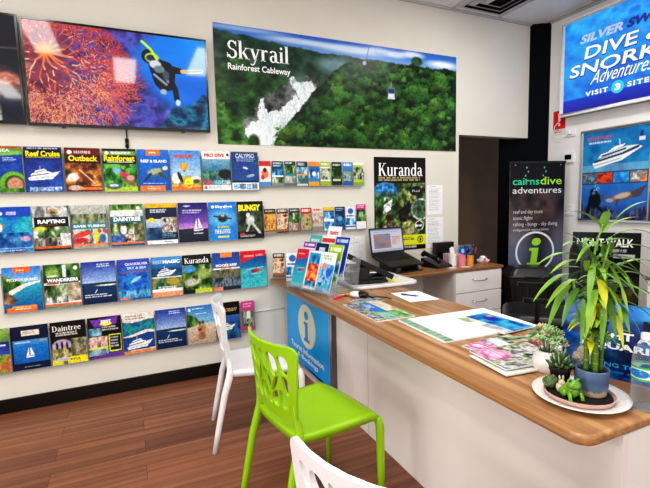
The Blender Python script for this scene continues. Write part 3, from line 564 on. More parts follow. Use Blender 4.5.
# ceiling: square panels in a T-bar grid
cm = MB(); gm = MB(); g = .6
cm.box((-3.2, -6.2, ZC), (6.2, 1.9, ZC + .06))
c_ = cm.build('ceiling', CEIL); struct(c_)
for k in range(16): gm.box((-3.2 + g * k + .2 - .012, -6.2, ZC - .006), (-3.2 + g * k + .2 + .012, 0, ZC))
for k in range(11): gm.box((-3.2, -.66 - g * k * .9 - .012, ZC - .0055), (RX, -.66 - g * k * .9 + .012, ZC))
gm.box((-3.2, -.022, ZC - .02), (4.08, 0, ZC)).box((RX - .022, -6.2, ZC - .02), (RX, -.133, ZC))
t_ = gm.build('trim_1', mat('ceiling grid grey', (.72, .72, .72), .5)); struct(t_)
b_ = MB().box((-3.2, -.014, 0), (3.1, 0, .1)).build('baseboard_back', mat('black skirting gloss', (.02, .02, .024), .22, var=.2), bevel=.003); struct(b_)
t_ = MB().box((3.085, -.004, 0), (3.1, .125, 2.038)).build('trim_2', WALL); struct(t_)

# ceiling air vent
t = thing('ceiling_vent', 'square white louvred air vent in the ceiling near the corner', 'vent', (3.27, -.36, ZC - .03))
vf = MB()
for r0, z in ((.29, 0), (.21, -.006), (.13, -.012)):
    for k in range(4):
        vf.add([(-r0, -r0, z + .02), (r0, -r0, z + .02), (r0 - .05, -r0 + .05, z), (-r0 + .05, -r0 + .05, z)], [(0, 1, 2, 3)], Matrix.Rotation(PI / 2 * k, 4, 'Z'))
vf.build('louvre', mat('vent white', (.70, .70, .70), .5), t)
MB().box((-.27, -.27, .022), (.27, .27, .029)).build('duct_opening', mat('duct black', (.02, .02, .02), .8), t)

# ------------------------------------------------------------------ television screens
SCREEN = print_mat('lit screen', .05, 1.25, .25)
def coral_art():
    a = Art(400, 226); a.grad('0a86e4', '0a56c0', 0, .8).noise(0, 0, 1, 1, ['0a5cc4', '1180e4', '1b98f4'], 3, 3, 5, al=.45)
    # far reef and twilight water behind the fan
    a.noise(0, 0, .75, 1, ['101c48', '34307c', '5a54b4', '1a3a80', '2c2058'], 10, 7, 9, mask=np.clip((.74 - a.u - .12 * np.sin(a.v * 5)) * 8, 0, 1))
    rs = random.Random(4); tiers = {}
    a.noise(0, 0, .4, 1, ['5a1420', 'a03a30', '7a2440', 'c86a4a'], 12, 9, 10, mask=np.clip((.34 - a.u) * 5, 0, 1) * .8)
    def grow(p, ang, ln, wd, dep):
        n = 3; pts = [p]
        for _ in range(n):
            ang += rs.uniform(-.22, .22); q = (pts[-1][0] + ln / n * math.cos(ang), pts[-1][1] + ln / n * math.sin(ang) / a.asp); pts.append(q)
        for x, y in zip(pts[:-1], pts[1:]):
            if wd > .0044: key = 0
            else:
                w_ = [2.2 * max(0, .45 - x[0]) * x[1] * 2.4, 1.4 * max(0, .5 - x[0]), 1., .9, 1.6 * max(0, x[1] - .35)]   # pale, orange, red, dark red, pink
                r_ = rs.random() * sum(w_); key = 1
                for kk, ww in zip((2, 1, 3, 4, 5), w_):
                    r_ -= ww
                    if r_ <= 0: key = kk; break
            tiers.setdefault(key, []).append((x, y, wd))
        q = pts[-1]
        if dep == 0 or (dep < 3 and rs.random() < .28) or q[0] > np.interp(q[1], [0, .07, .295, .54, .785, 1], [.36, .45, .565, .61, .675, .66]) + .012 * math.sin(q[1] * 40) or q[0] < -.05 or q[1] < -.05 or q[1] > 1.05: return
        grow(q, ang + rs.uniform(.2, .6), ln * rs.uniform(.74, .95), max(wd * .72, .0014), dep - 1)
        grow(q, ang - rs.uniform(.2, .6), ln * rs.uniform(.74, .95), max(wd * .72, .0014), dep - 1)
        if rs.random() < .35: grow(q, ang + rs.uniform(-.9, .9), ln * .6, .0014, max(dep - 2, 0))
    for ang, ln in ((.38, .11), (.62, .1), (.95, .1), (1.3, .085), (1.7, .08), (2.2, .07), (.1, .11), (-.25, .1), (-.6, .08), (-1.1, .055), (-1.6, .05), (2.8, .05), (-2.5, .05)):
        grow((.1, .29), ang, ln, .0056, 8)
    for key in (4, 3, 5, 2, 1, 0): segs(a, tiers.get(key, []), {4: '8a1c34', 3: 'c03a3c', 5: 'd87464', 2: 'e0b48c', 1: 'cc5a34', 0: 'e87430'}[key])
    a.ell(.1, .27, .04, .06, 'f08a22', .8)
    # reef in the lower right, in blue-black
    a.noise(.62, .62, 1, 1, ['04142a', '0a2c50', '14587a', '2a88a0', '061c38'], 16, 14, 12, mask=np.clip((a.v - (.93 - .3 * np.clip((a.u - .7) / .2, 0, 1) + .06 * np.sin(a.u * 30))) * 20, 0, 1) * (a.u > .66))
    # the diver
    n0 = a.u; m0 = a.v; a.u = a.u + .02; a.v = a.v + .06
    K = '10141c'
    a.poly([(.665, .36), (.72, .3), (.8, .34), (.83, .42), (.82, .56), (.8, .64), (.74, .66), (.7, .58)], K).poly([(.78, .36), (.87, .39), (.865, .45), (.79, .46)], K).line([(.87, .42), (.92, .415), (.99, .40)], .012, 'd8b070').line([(.90, .42), (.99, .395)], .006, '3a8a60')
    a.line([(.79, .5), (.82, .62), (.83, .74)], .017, K).ell(.835, .77, .015, .035, 'c8d4dc', .3).ell(.672, .29, .04, .075, K).ell(.69, .31, .035, .055, 'a8785a', .3).ell(.693, .30, .042, .05, 'a8c83a', .2).ell(.69, .305, .03, .033, '1a3040', .3).ell(.71, .37, .035, .045, 'c8ccd4', .3).ell(.73, .42, .03, .04, '6a7884', .4)
    a.line([(.72, .31), (.69, .22), (.655, .16), (.64, .14)], .008, 'b8e02a').line([(.75, .4), (.78, .55)], .008, '70808c').line([(.7, .48), (.77, .58)], .007, '8a98a4').ell(.75, .66, .02, .03, '9ab0b8', .3).ell(.77, .48, .02, .05, '44525e', .4)
    a.u = n0; a.v = m0
    return a
def dark_coral_art():
    a = Art(120, 110, '101418'); a.noise(0, 0, 1, 1, ['06080c', '14181e', '2a2e34'], 4, 4, 31)
    a.noise(0, 0, 1, 1, ['3a2624', '8a4a3c', 'd08468', 'a85a4c', 'ecb898'], 14, 12, 32, mask=np.clip((a.v - (.5 + .5 * (a.u - .75) ** 2 * 1.2 - .06 * np.sin(a.u * 22))) * 14, 0, 1) * np.clip((1.0 - a.v) * 6 + .35 - (a.u > .86), 0, 1))
    a.noise(.4, .84, .95, 1, ['8a7a5a', 'd8c8a0', 'f0e8d0', '5a4a3a'], 26, 26, 33, mask=np.clip((a.v - .84 - .1 * (a.u > .9)) * 14, 0, 1) * np.clip((.96 - a.u) * 12, 0, 1)).noise(.82, .6, 1, 1, ['04060a', '141c2c', '1c2a44'], 8, 8, 35, mask=((a.u > .9) & (a.v > .7)) * .8)
    a.line([(0, .3), (.5, .34), (1, .3)], .008, '5a4440')
    return a
def television(label, x0, x1, z0, z1, art):
    W = x1 - x0; H = z1 - z0
    t = thing('television', label, 'television', ((x0 + x1) / 2, 0, z0))
    MB().box((-W / 2, -.082, 0), (W / 2, -.045, H)).build('case', BLACK_GL, t, bevel=.004)
    MB().box((-.2, -.045, H * .3), (.2, 0, H * .75)).build('wall_mount', BLACK_PL, t)
    printed('screen', art, W - .024, H - .034, 0, SCREEN, t, (0, -.0832, .02))
    bz = MB(); b = .011
    bz.box((-W / 2, -.086, 0), (W / 2, -.082, .019)).box((-W / 2, -.086, H - b), (W / 2, -.082, H)).box((-W / 2, -.086, .019), (-W / 2 + b, -.082, H - b)).box((W / 2 - b, -.086, .019), (W / 2, -.082, H - b))
    bz.build('bezel', BLACK_GL, t)
    for sx in (-.33, .33): MB().box((sx * W - .012, -.08, -.007), (sx * W + .012, -.05, .001)).build('bracket_foot', BLACK_PL, t)
    return t
television('wide wall television showing a red sea fan and a diver', -.562, .605, 1.94, 2.622, coral_art())
television('wall television at the edge of the photo, showing pale coral on black', -1.76, -.577, 1.944, 2.63, dark_coral_art())
o = MB().tube([(.018, -.006, 1.945), (.02, -.006, 1.86), (.017, -.006, 1.8)], .004, 8).box((.006, -.012, 1.82), (.03, 0, 1.885)).build('power_cable', BLACK_PL, smooth=True)
tag(o, 'short black power cable hanging below the diver television', 'cable')

# ------------------------------------------------------------------ waterfall poster
def falls_art():
    a = Art(340, 130); a.grad('2560c4', '8fbce8', 0, .18); u = a.u
    for x, y, r, q, al in ((.1, .02, .14, .02, .5), (.3, .06, .12, .025, .7), (.5, .07, .14, .035, .8), (.70, .06, .05, .03, .8), (.78, .04, .05, .03, .9), (.93, .10, .07, .035, 1.), (.62, .04, .05, .02, .6)): a.ell(x, y, r, q, 'eef4fa', .9, al)
    n1 = fbm(a.h, a.w, 40, 4, 3)[60][None, :].repeat(a.h, 0); n2 = fbm(a.h, a.w, 12, 4, 8)[60][None, :].repeat(a.h, 0)
    wob = (fbm(a.h, a.w, 30, 12, 77) - .5) * .035; wob2 = (fbm(a.h, a.w, 34, 14, 78) - .5) * .09
    def ridge(f, cols, fx, fy, seed, al=1.):
        m = np.clip((a.v - f) * a.h / 1.5, 0, 1); a.noise(0, 0, 1, 1, cols, fx, fy, seed, 5, m, al)
    ridge(np.interp(u, [0, .12, .26, .36, .46, 1], [.05, .084, .118, .134, .143, .15]) - .02 * n1, ['14281f', '203c2e', '2e5040', '446452'], 30, 14, 41)
    a.ell(.44, .24, .07, .07, '9cc0d4', .95, .6)
    ridge(.30 + .5 * np.clip(u - .03, 0, 1) - .06 * n2, ['0a1c10', '183618', '284e26', '406e36'], 34, 18, 42)
    a.u = u + wob; a.v = a.v + wob2            # ragged edges for rock and water
    a.noise(0, 0, 1, 1, ['15181a', '3a3e3c', '6c706c', '262a2a'], 44, 20, 43, 5, a.poly_m([(.135, .62), (.2, .52), (.27, .42), (.33, .36), (.37, .42), (.37, .6), (.3, .8), (.24, 1.05), (.07, 1.05), (.1, .8)]))
    WT = ['8ea4ae', 'f2f6f8', 'c4d4da', 'ffffff', 'aebfc6']
    a.noise(0, 0, 1, 1, WT, 90, 12, 44, 4, a.poly_m([(.275, .41), (.325, .385), (.36, .46), (.338, .56), (.31, .62), (.282, .72), (.225, .83), (.2, .9), (.185, 1.05), (.085, 1.05), (.1, .92), (.12, .8), (.15, .7), (.2, .72), (.24, .62), (.285, .54), (.272, .48)]))
    a.noise(0, 0, 1, 1, WT, 90, 12, 48, 4, a.poly_m([(.148, .585), (.168, .575), (.162, .66), (.155, .74), (.13, .86), (.115, .84), (.132, .72)]))
    a.noise(0, 0, 1, 1, ['2c3030', '5a5e58', '1c2020'], 50, 20, 49, 4, a.poly_m([(.30, .60), (.33, .57), (.32, .70), (.295, .72)]))
    a.u = u; a.v = a.v - wob2
    a.ell(.18, .95, .07, .14, 'e2ebef', .95, .7).ell(.11, .97, .05, .16, 'f0f5f7', .95, .6).ell(.31, .5, .05, .12, 'e4eef2', .95, .35).ell(.235, .86, .03, .1, 'c0d0d4', .95, .6)
    a.noise(0, 0, 1, 1, ['0a1e0c', '1c4418', '447a2c', '7aa446'], 34, 18, 45, 4, ((a.v + wob2) > np.interp(u, [0, .002, .048, .091, .105, .12], [.60, .63, .74, .87, .97, 1.2])).astype(float))
    a.noise(0, 0, 1, 1, ['0c220c', '244a1c', '102a10'], 60, 30, 51, 3, np.clip((1 - np.hypot((u - .122) / .024, (a.v - .975) / .08)) * 3, 0, 1))
    # the near canopy: crowns lit from above over deep shade
    f = np.interp(u, [.0, .192, .193, .245, .296, .361, .404, .457, .51, .6, .7, .77, .88, 1], [1.2, 1.2, .99, .79, .675, .45, .35, .25, .195, .155, .142, .135, .145, .155]) - .05 * n1 + .02
    ridge(f, ['061206', '0e240e', '1a3e16', '2c5a20', '3e7028'], 34, 18, 46)
    r = random.Random(3); cr = []
    for _ in range(330):
        uu = r.uniform(.2, 1); vv = r.uniform(.17, 1.02)
        if vv > np.interp(uu, [.19, .245, .296, .361, .404, .457, .51, .6, 1], [1.05, .84, .73, .51, .41, .31, .25, .21, .2]): cr.append((vv, uu))
    tex = fbm(a.h, a.w, 120, 60, 47, 3)
    for vv, uu in sorted(cr):
        q = r.uniform(.012, .030) * (.8 + .5 * vv); g = r.uniform(.7, 1.25); hue = np.array(hexc(r.choice(['3c7628', '2f6a2c', '4a8030', '5c8a34', '2c5c2a']))) * g
        d = np.hypot((a.u - uu) / q, (a.v - vv) / (q * 2.3)) + (tex - .5) * .9
        m = np.clip((1 - d) * 4, 0, 1); sh = np.clip(.62 - (a.v - vv) / (q * 2.3) * .62, .12, 1.25) * (.65 + .7 * tex)
        a.mix(m * .92, np.clip(hue[None, None] * sh[..., None], 0, 1))
    a.noise(.80, .04, .87, .2, ['1c4028', '3a6a3a', '0e2412'], 70, 30, 50, 3, np.clip((1 - np.hypot((a.u - .80) / .032, (a.v - .1) / .055)) * 3, 0, 1))
    # cableway
    a.line([(.583, .0), (.566, .16)], .0016, '6a767c').line([(.60, .0), (.675, .38)], .0011, '8a9498', .7).ell(.56, .18, .008, .02, 'a8b4bc', .3)
    a.rect(.662, .385, .695, .49, '5c7ca8').rect(.665, .40, .692, .445, '26405e').rect(.662, .48, .695, .50, 'c8d4e0').rect(.676, .335, .68, .385, '8a98a8').rect(.666, .445, .691, .48, 'd4dee8')
    a.text('Skyrail', .043, .122, .258, .318, 'ffffff', serif=True).text('Rainforest Cableway', .044, .315, .262, .385, 'ffffff', .015)
    return a
POSTER = print_mat('poster print', .3)
o = printed('wall_poster', falls_art(), 2.385, .92, .006, POSTER, loc=(1.866, -.0075, 1.869), back='d8dcda')
tag(o, 'wide poster of a waterfall and cable car above green rainforest', 'poster')

# ------------------------------------------------------------------ brochures in their wall pockets
PAPER = print_mat('glossy brochure', .3); ACRYL = clear_mat('clear acrylic', amount=.08); ACEDGE = clear_mat('acrylic edge', (.72, .75, .78), .22, .2)
def pocket(x, z, label, w=.2285, h=.225, y=-.03, group=None):
    t = thing('brochure_holder', label, 'brochure holder', (x, 0, z - .007), 0, group)
    MB().box((-w / 2, -.012, 0), (w / 2, .0006, h + .05)).build('back_panel', ACRYL, t)
    e = MB(); e.box((-w / 2, -.042, 0), (w / 2, -.012, .003))
    for s in (-1, 1): e.box((s * (w / 2 - .0015) - .0015, -.042, .003), (s * (w / 2 - .0015) + .0015, -.012, h + .05))
    e.build('tray', ACEDGE, t)
    MB().box((-w / 2 + .003, -.044, .003), (w / 2 - .003, -.042, .009)).build('front_lip', ACEDGE, t)
    return t
ROWS = {1: (1.505, 'top'), 2: (1.107, 'second'), 3: (.702, 'third'), 4: (.294, 'bottom')}
BROCH = [
 (1, -.733, 'reef_arch', 'blue and green reef brochure with a green arch, first of the top wall row'),
 (1, -.505, 'reef_cruise', 'navy brochure with a white cruise ship and yellow title, top wall row'),
 (1, -.272, 'outback', 'maroon and orange outback brochure with yellow title, top wall row'),
 (1, -.038, 'rainforest', 'green rainforest brochure with yellow title on black, top wall row'),
 (1, .188, 'turtle', 'blue brochure with a swimming turtle and orange blocks, top wall row'),
 (1, .416, 'balloon', 'pale blue brochure with an orange hot air balloon, top wall row'),
 (1, .648, 'dive_red', 'white edged diving brochure with red title, top wall row'),
 (1, .875, 'dusk_reef', 'purple blue underwater brochure with four thumbnail pictures, top wall row'),
 (2, -.713, 'clownfish', 'blue brochure with an orange clownfish, first of the second wall row'),
 (2, -.491, 'rafting', 'grey river rafting brochure with white title on a black band'),
 (2, -.26, 'tubing', 'pale grey river tubing brochure with a teal title band'),
 (2, -.017, 'wild_tour', 'green and teal brochure with two walkers below a white title'),
 (2, .22, 'navy_yellow', 'navy brochure with a yellow top strip and white foot'),
 (2, .449, 'sunset_sail', 'purple sunset brochure with a white sailing boat'),
 (2, .678, 'skydive', 'bright blue skydiving brochure with white title'),
 (2, .902, 'bungy', 'black bungy jumping brochure with large yellow title'),
 (3, -.69, 'beach_bay', 'brochure of a curved beach and turquoise bay with orange tab'),
 (3, -.457, 'wanderers', 'green brochure with a waterfall and white title over small photos'),
 (3, -.227, 'cay_sky', 'deep blue sky and island brochure in the third wall row'),
 (3, .004, 'blue_reef', 'blue reef brochure with a thin pink line, beside the third row island brochure'),
 (3, .233, 'magic', 'light blue brochure with a white boat over reef and peach foot'),
 (3, .46, 'train', 'black topped rainforest brochure with white roman title and lime foot, third wall row'),
 (3, .687, 'reef_trip', 'dark blue brochure with an orange tab and white title in its middle'),
 (3, .913, 'red_heli', 'turquoise brochure with a red helicopter, hanging on the wall'),
 (4, -.904, 'green_blue', 'green and blue brochure, first of the bottom wall row'),
 (4, -.675, 'small_yacht', 'dark navy brochure with a small white yacht on blue sea'),
 (4, -.446, 'gorge', 'black brochure with white roman title and yellow boxes'),
 (4, -.217, 'purple_deal', 'purple and black brochure with a yellow outlined box'),
 (4, .012, 'cream_boat', 'cream brochure with a white boat inside blue waves'),
 (4, .241, 'cay_sky', 'deep blue sky and island brochure in the bottom wall row'),
 (4, .470, 'couple', 'beach brochure with a couple sitting on sand, behind the white chair'),
 (4, .6845, 'gold_script', 'black brochure with gold script over a blue boat photo'),
]
for r, x, k, lab in BROCH:
    z, rn = ROWS[r]
    short = lab.split(' brochure')[0] if ' brochure' in lab else lab
    tilt = random.uniform(-.006, .006)
    art = cover(k); gr = fbm(art.h, art.w, 26, 37, 900 + int(abs(x) * 1000) + r, 3); art.a = np.clip(art.a * (.85 + .27 * gr)[..., None], 0, 1)
    o = printed('brochure', art, .219 if k != 'gold_script' else .188, .307, .012, PAPER, loc=(x, -.034, z - .0022), rot=(-.03, tilt, 0))
    tag(o, lab, 'brochure', 'large brochures in the %s wall row' % rn)
    n = [q for q in BROCH if q[0] == r].index((r, x, k, lab))
    pocket(x, z, 'clear pocket of the ' + ' '.join(lab.split(',')[0].split()[:8] if k != 'cay_sky' else lab.split()), w=.2285 if k != 'gold_script' else .198, group='clear pockets for large brochures')
S1 = [('red_cartoon', 'slim red topped leaflet with cartoon figures, upper slim wall row'), ('teal_grey', 'slim teal and grey leaflet with white band, beside the red cartoon leaflet'), ('green_grey', 'slim grey green leaflet with a teal middle strip, upper slim wall row'), ('white_teal', 'slim pale leaflet with dark teal head and thin orange strip'), ('orange_foot', 'slim blue leaflet with orange head and foot, upper slim wall row'), ('lime_cycle', 'slim white and lime leaflet with a lime head'), ('dark_green', 'slim very dark green leaflet, between lime and blue leaflets'), ('sky_blue', 'slim sky blue leaflet, second from the right in the upper slim row'), ('lime_rider', 'slim lime green leaflet at the right end of the upper slim row')]
S2 = [('amber_map', 'slim brown and amber leaflet at the left of the lower slim row'), ('brown_kids', 'slim dark brown leaflet with pale faces, lower slim wall row'), ('stone_walk', 'slim stone grey leaflet with forest picture, lower slim wall row'), ('red_head', 'slim green leaflet with red head, lower slim wall row'), ('peach_grey', 'slim peach and grey leaflet, lower slim wall row'), ('yellow_blue', 'slim blue leaflet with yellow head and white band'), ('navy_blue', 'slim navy leaflet, lower slim wall row'), ('white_badge', 'slim white leaflet with a round blue badge'), ('pink_head', 'taller slim leaflet with magenta head and white foot')]
def rack_strip(x0, x1, z, label, n):
    w = (x1 - x0); t = thing('leaflet_rack', label, 'leaflet rack', ((x0 + x1) / 2, 0, z - .0045))
    MB().box((-w / 2, -.01, 0), (w / 2, .0006, .16)).build('back_panel', ACRYL, t)
    MB().box((-w / 2, -.042, 0), (w / 2, -.01, .003)).box((-w / 2, -.044, .003), (w / 2, -.042, .009)).build('tray', ACEDGE, t)
    for k in range(n + 1):
        x = -w / 2 + w * k / n; MB().box((x - .0015, -.036, .008), (x + .0015, -.01, .13)).build('divider', ACEDGE, t)
rack_strip(.986, 1.973, 1.532, 'clear acrylic strip holding the upper row of nine slim leaflets', 9)
rack_strip(1.015, 1.993, 1.137, 'clear acrylic strip holding the lower row of nine slim leaflets', 9)
for (x0, x1, z, S, g) in ((.986, 1.973, 1.532, S1, 'upper'), (1.015, 1.993, 1.137, S2, 'lower')):
    for k, (c, lab) in enumerate(S):
        x = x0 + (x1 - x0) * (k + .5) / 9
        hh = .225 if c == 'pink_head' else .208
        o = printed('leaflet', cover_slim(c), .099, hh, .01, PAPER, loc=(x, -.03, z - 0.), rot=(-.02, 0, 0))
        tag(o, lab, 'leaflet', 'slim leaflets in the %s wall row' % g)
o = printed('leaflet', cover_slim('pink_frame'), .105, .245, .01, PAPER, loc=(.845, -.034, .345), rot=(-.02, 0, 0)); tag(o, 'slim magenta leaflet at the right end of the bottom wall row', 'leaflet')
pocket(.845, .345, 'narrow clear wall pocket holding the slim magenta leaflet', .12, .19)
o = MB().tube([(.9, -.012, .489), (1.05, -.012, .491), (1.3, -.012, .491)], .007, 8).build('wall_conduit', WHITE_PL, smooth=True); tag(o, 'thin white cable cover running low along the cream wall', 'conduit')

# ------------------------------------------------------------------ tall black poster, papers
def train_poster():
    a = Art(84, 128, '0c0c0c'); m = ((a.v > .27) & (a.v < .85) & (a.u > .02) & (a.u < .98)).astype(float)
    a.noise(0, 0, 1, 1, ['0c140a', '20381a', '3c5c2a', '6a8a44', 'a8b878'], 9, 12, 61, 5, m)
    sky = np.clip((1 - np.sqrt(((a.u - .2) / .26) ** 2 + ((a.v - .4) / .14) ** 2)) / .05, 0, 1)
    a.mix(sky, '3a86cc').mix(sky * (a.v > .36), '3c6a70').noise(0, 0, 1, 1, ['2a4a22', '4a7a34', 'c8d4d0'], 8, 8, 62, 4, sky * (a.v > .42)).poly([(.18, .5), (.34, .44), (.3, .56), (.16, .6)], 'd0dce0')
    a.noise(0, 0, 1, 1, ['16240e', '3a5a24', '8a9a54', 'c0b880'], 12, 12, 63, 4, np.clip((1 - np.sqrt(((a.u - .6) / .2) ** 2 + ((a.v - .44) / .1) ** 2)) / .2, 0, 1)).poly([(.44, .58), (.68, .46), (.72, .52), (.6, .7), (.48, .68)], '14140f').line([(.6, .5), (.76, .28)], .008, '8a8a80').line([(.5, .62), (.9, .7)], .02, '2a2018')
    a.ell(.9, .56, .2, .12, 'b8c8b8', .1).noise(0, 0, 1, 1, ['16301c', '34603c', '5a6a58', '8aa088'], 7, 7, 64, 4, np.clip((1 - np.sqrt(((a.u - .9) / .18) ** 2 + ((a.v - .56) / .105) ** 2)) / .05, 0, 1)).ell(.28, .72, .08, .05, '6a4a38', .3).ell(.27, .64, .07, .04, '2a1c14', .3).ell(.3, .77, .12, .04, '4a6a98', .3).ell(.18, .78, .06, .06, 'c8a888', .4).ell(.42, .76, .07, .04, 'b89878', .4)
    a.noise(0, 0, 1, 1, ['1a2410', '5a6a30', 'a8a868', 'd0c8a0'], 9, 10, 65, 4, np.clip((1 - np.sqrt(((a.u - .66) / .2) ** 2 + ((a.v - .78) / .1) ** 2)) / .1, 0, 1)).ring(.87, .74, .08, .052, .1, 'e8ecec').ell(.87, .74, .07, .045, '20241c').rect(.8, .73, .94, .75, 'e0e4e0')
    a.ell(.8, .36, .13, .05, '1a1c1a').text('Rail', .73, .345, .88, .37, 'c8ccc8', .0).poly([(.88, .28), (.92, .3), (.95, .27), (.93, .32), (.9, .33)], 'c8ccc8')
    gr = fbm(a.h, a.w, 26, 38, 990, 4); ph = ((a.v > .27) & (a.v < .86))[..., None]; a.a = np.where(ph, np.clip(a.a * (.45 + 1.0 * gr)[..., None], 0, 1), a.a)
    a.rect(.0, .85, 1, 1, '0c0c0c').rect(.5, .84, 1, .945, 'e4e62a').bars(.54, .86, .78, .9, 2, '3a3a10', 4).ell(.89, .893, .06, .038, '1a1c10').ell(.89, .893, .045, .028, 'e4e62a').ell(.89, .893, .02, .02, '1a1c10').bars(.5, .96, .9, .98, 1, 'e8e8e0', 4, .9)
    a.text('Kuranda', .075, .055, .935, .20, 'ffffff', serif=True).bars(.08, .205, .94, .262, 2, 'd8c890', 6, .6)
    return a
o = printed('wall_poster', train_poster(), .586, .892, .004, POSTER, loc=(2.39, -.0055, .905), back='101010'); tag(o, 'tall black rainforest poster with white roman title, behind the laptop', 'poster')
PAPERM = print_mat('office paper', .7)
def sheet(seed, w, h, rows=16, head=True):
    a = Art(40, 56, 'f0f0f0'); a.bars(.12, .12, .9, .9, rows, 'b4b8bc', seed, .42)
    if head: a.bars(.14, .04, .6, .08, 1, '8a90a0', seed)
    return a
for i, (x, z, wd, ht, rz, lab) in enumerate(((2.802, 1.24, .195, .292, 0, 'printed white paper taped on the wall, upper sheet right of black poster'), (2.80, .905, .215, .305, .0, 'printed white paper taped on the wall, lower sheet right of black poster'), (1.90, .80, .205, .27, -.04, 'printed white paper taped on the wall below the slim leaflets'))):
    o = printed('paper_sheet', sheet(70 + i, wd, ht), wd, ht, .0006, PAPERM, loc=(x, -.0003 - (.0002 if i == 1 else 0), z), rot=(0, rz, 0)); tag(o, lab, 'paper', 'papers taped on the back wall')
# ------------------------------------------------------------------ right wall
def sign_art():
    a = Art(170, 112); a.grad('0a68d8', '1430b8').noise(0, 0, 1, 1, ['0840b4', '0f78e0', '1aa8f4', '1070d8', '0c48c4'], 4, 5, 81, 5, al=.85).noise(0, 0, 1, .6, ['1060d0', '18a0f0', '60d0f8', '1470d8'], 7, 9, 82, 4, np.clip(.75 - a.v, 0, 1) * .8).ell(.2, .5, .3, .3, '2ab0f0', .9, .4).grad('0f3cc0', '14169a', .86, 1)
    a.text('SILVER', .142, .185, .50, .275, 'b4c4da', .04, .25).text('SWIFT', .525, .185, .86, .275, '1a2a86', .05, .25)
    for t, u0, v0, u1, v1, sh in (('DIVE &', .185, .325, .80, .455, .12), ('SNORKEL', .055, .49, .97, .62, .12)):
        a.text(t, u0 - .003, v0 - .004, u1 + .008, v1 + .012, '14247a', .04, sh).text(t, u0, v0, u1, v1, 'f2f5fa', .02, sh)
    a.text('Adventures', .245, .605, .74, .745, 'ffffff', .0, .6)
    a.text('VISIT', .207, .81, .40, .862, 'ffffff', .035, 0, space=1.25).text('SITES', .55, .81, .75, .862, 'ffffff', .035, 0, space=1.25)
    a.shape([[(.475 + .05 * math.cos(k * PI / 14), .835 + .066 * math.sin(k * PI / 14)) for k in range(28)]], '38c8e0')
    a.text('3', .452, .80, .498, .87, 'ffffff', .05)
    return a
SW = 1.2; SH = .93
t = thing('lightbox_sign', 'large lit blue dive and snorkel sign with white frame, high on the right wall', 'sign', (RX, -.345 - SW / 2, 2.205), -PI / 2)
MB().box((-SW / 2, -.095, 0), (SW / 2, -.001, SH)).build('light_box', mat('sign case grey', (.55, .56, .58), .4), t)
fr = MB(); b = .028
fr.box((-SW / 2 - .004, -.108, -.004), (SW / 2 + .004, -.09, b)).box((-SW / 2 - .004, -.108, SH - b), (SW / 2 + .004, -.09, SH + .004)).box((-SW / 2 - .004, -.108, b), (-SW / 2 + b, -.09, SH - b)).box((SW / 2 - b, -.108, b), (SW / 2 + .004, -.09, SH - b))
fr.build('frame', mat('sign frame white', (.88, .89, .9), .35), t, bevel=.003)
printed('sign_face', sign_art(), SW - 2 * b, SH - 2 * b, 0, print_mat('lit sign face', .3, 1.15), t, (0, -.0975, b))

def dive_poster():
    a = Art(110, 150); a.grad('1a68b0', '2a90c8', 0, .38).noise(0, 0, 1, .46, ['1458a0', '1e78b8', '2a98cc', '1a60a8'], 5, 5, 91, al=.7)
    a.text('SILVERSWIFT', .07, .06, .46, .095, 'e0463a', .01, .2).bars(.1, .12, .45, .15, 1, 'e8f0f8', 2)
    p = lambda L: [(u, v) for u, v in L]
    a.poly(p([(.16, .36), (.2, .42), (.62, .345), (.9, .22), (.86, .21), (.62, .26), (.3, .31)]), 'f2f4f6').poly(p([(.24, .31), (.3, .26), (.66, .2), (.84, .2), (.62, .26)]), 'e4eaf0').poly(p([(.4, .245), (.5, .19), (.66, .17), (.62, .2)]), 'f4f6f8').line([(.2, .345), (.62, .275), (.84, .22)], .014, '1c3450').line([(.32, .285), (.66, .225)], .012, '24405e').line([(.58, .17), (.57, .12)], .006, 'f0f2f4').line([(.18, .39), (.6, .325)], .008, 'a8bccc').rect(.86, .06, .9, .11, '2a3a8a').rect(.85, .12, .93, .16, 'd8e0ec')
    a.rect(0, .46, 1, .6, '2a4a6a'); thumbs(a, .01, .47, .99, .59, 4, [['2a60a0', '88b0d0', '40586a', 'c0b0a0'], ['c82a1c', 'e85a30', '8a1a14'], ['1460c0', '2a90e0', '60c0f0'], ['e8dcd0', 'e8803a', '6a7a8a', 'f4f0ea']], 92)
    a.grad('2a78c8', '1c3c98', .6, 1).noise(0, .6, 1, .9, ['2458b8', '3a80d0', '2a68c0'], 4, 4, 95, al=.6).noise(0, .8, 1, 1, ['141c3c', '34406a', '6a6a90', '202a50', '4a3a5a'], 10, 6, 96, mask=np.clip((a.v - (.88 + .05 * np.sin(a.u * 12) - .08 * (a.u < .3))) * 30, 0, 1))
    a.ell(.66, .74, .2, .045, '6a5a58', .3, 1, -14).ell(.64, .735, .13, .03, 'c8b8a8', .5, 1, -14).poly([(.76, .7), (.98, .62), (.9, .74), (.8, .76)], '5a4650').ell(.46, .785, .06, .022, 'b8a89c', .3).line([(.58, .78), (.56, .84)], .016, '5a4650')
    a.ell(.22, .78, .1, .09, '0e1420', .3).ell(.2, .69, .06, .045, '101824', .3).line([(.14, .82), (.1, .95)], .03, '0e1420').line([(.24, .84), (.34, .9)], .025, '0e1420').ell(.2, .7, .03, .02, '5a7a90', .3).blobs(16, .2, .6, .3, .68, .006, .012, ['8ab8e0'], 3).ell(.34, .75, .03, .04, '4a5a6a', .3)
    return a
t = thing('framed_poster', 'silver framed poster of a white boat and turtle on the right wall', 'poster', (RX, -.862, 1.128), -PI / 2)
PW = .676; PH = .912
MB().box((-PW / 2, -.018, 0), (PW / 2, -.001, PH)).build('backing', mat('poster backing', (.8, .8, .8), .6), t)
fr = MB(); b = .028
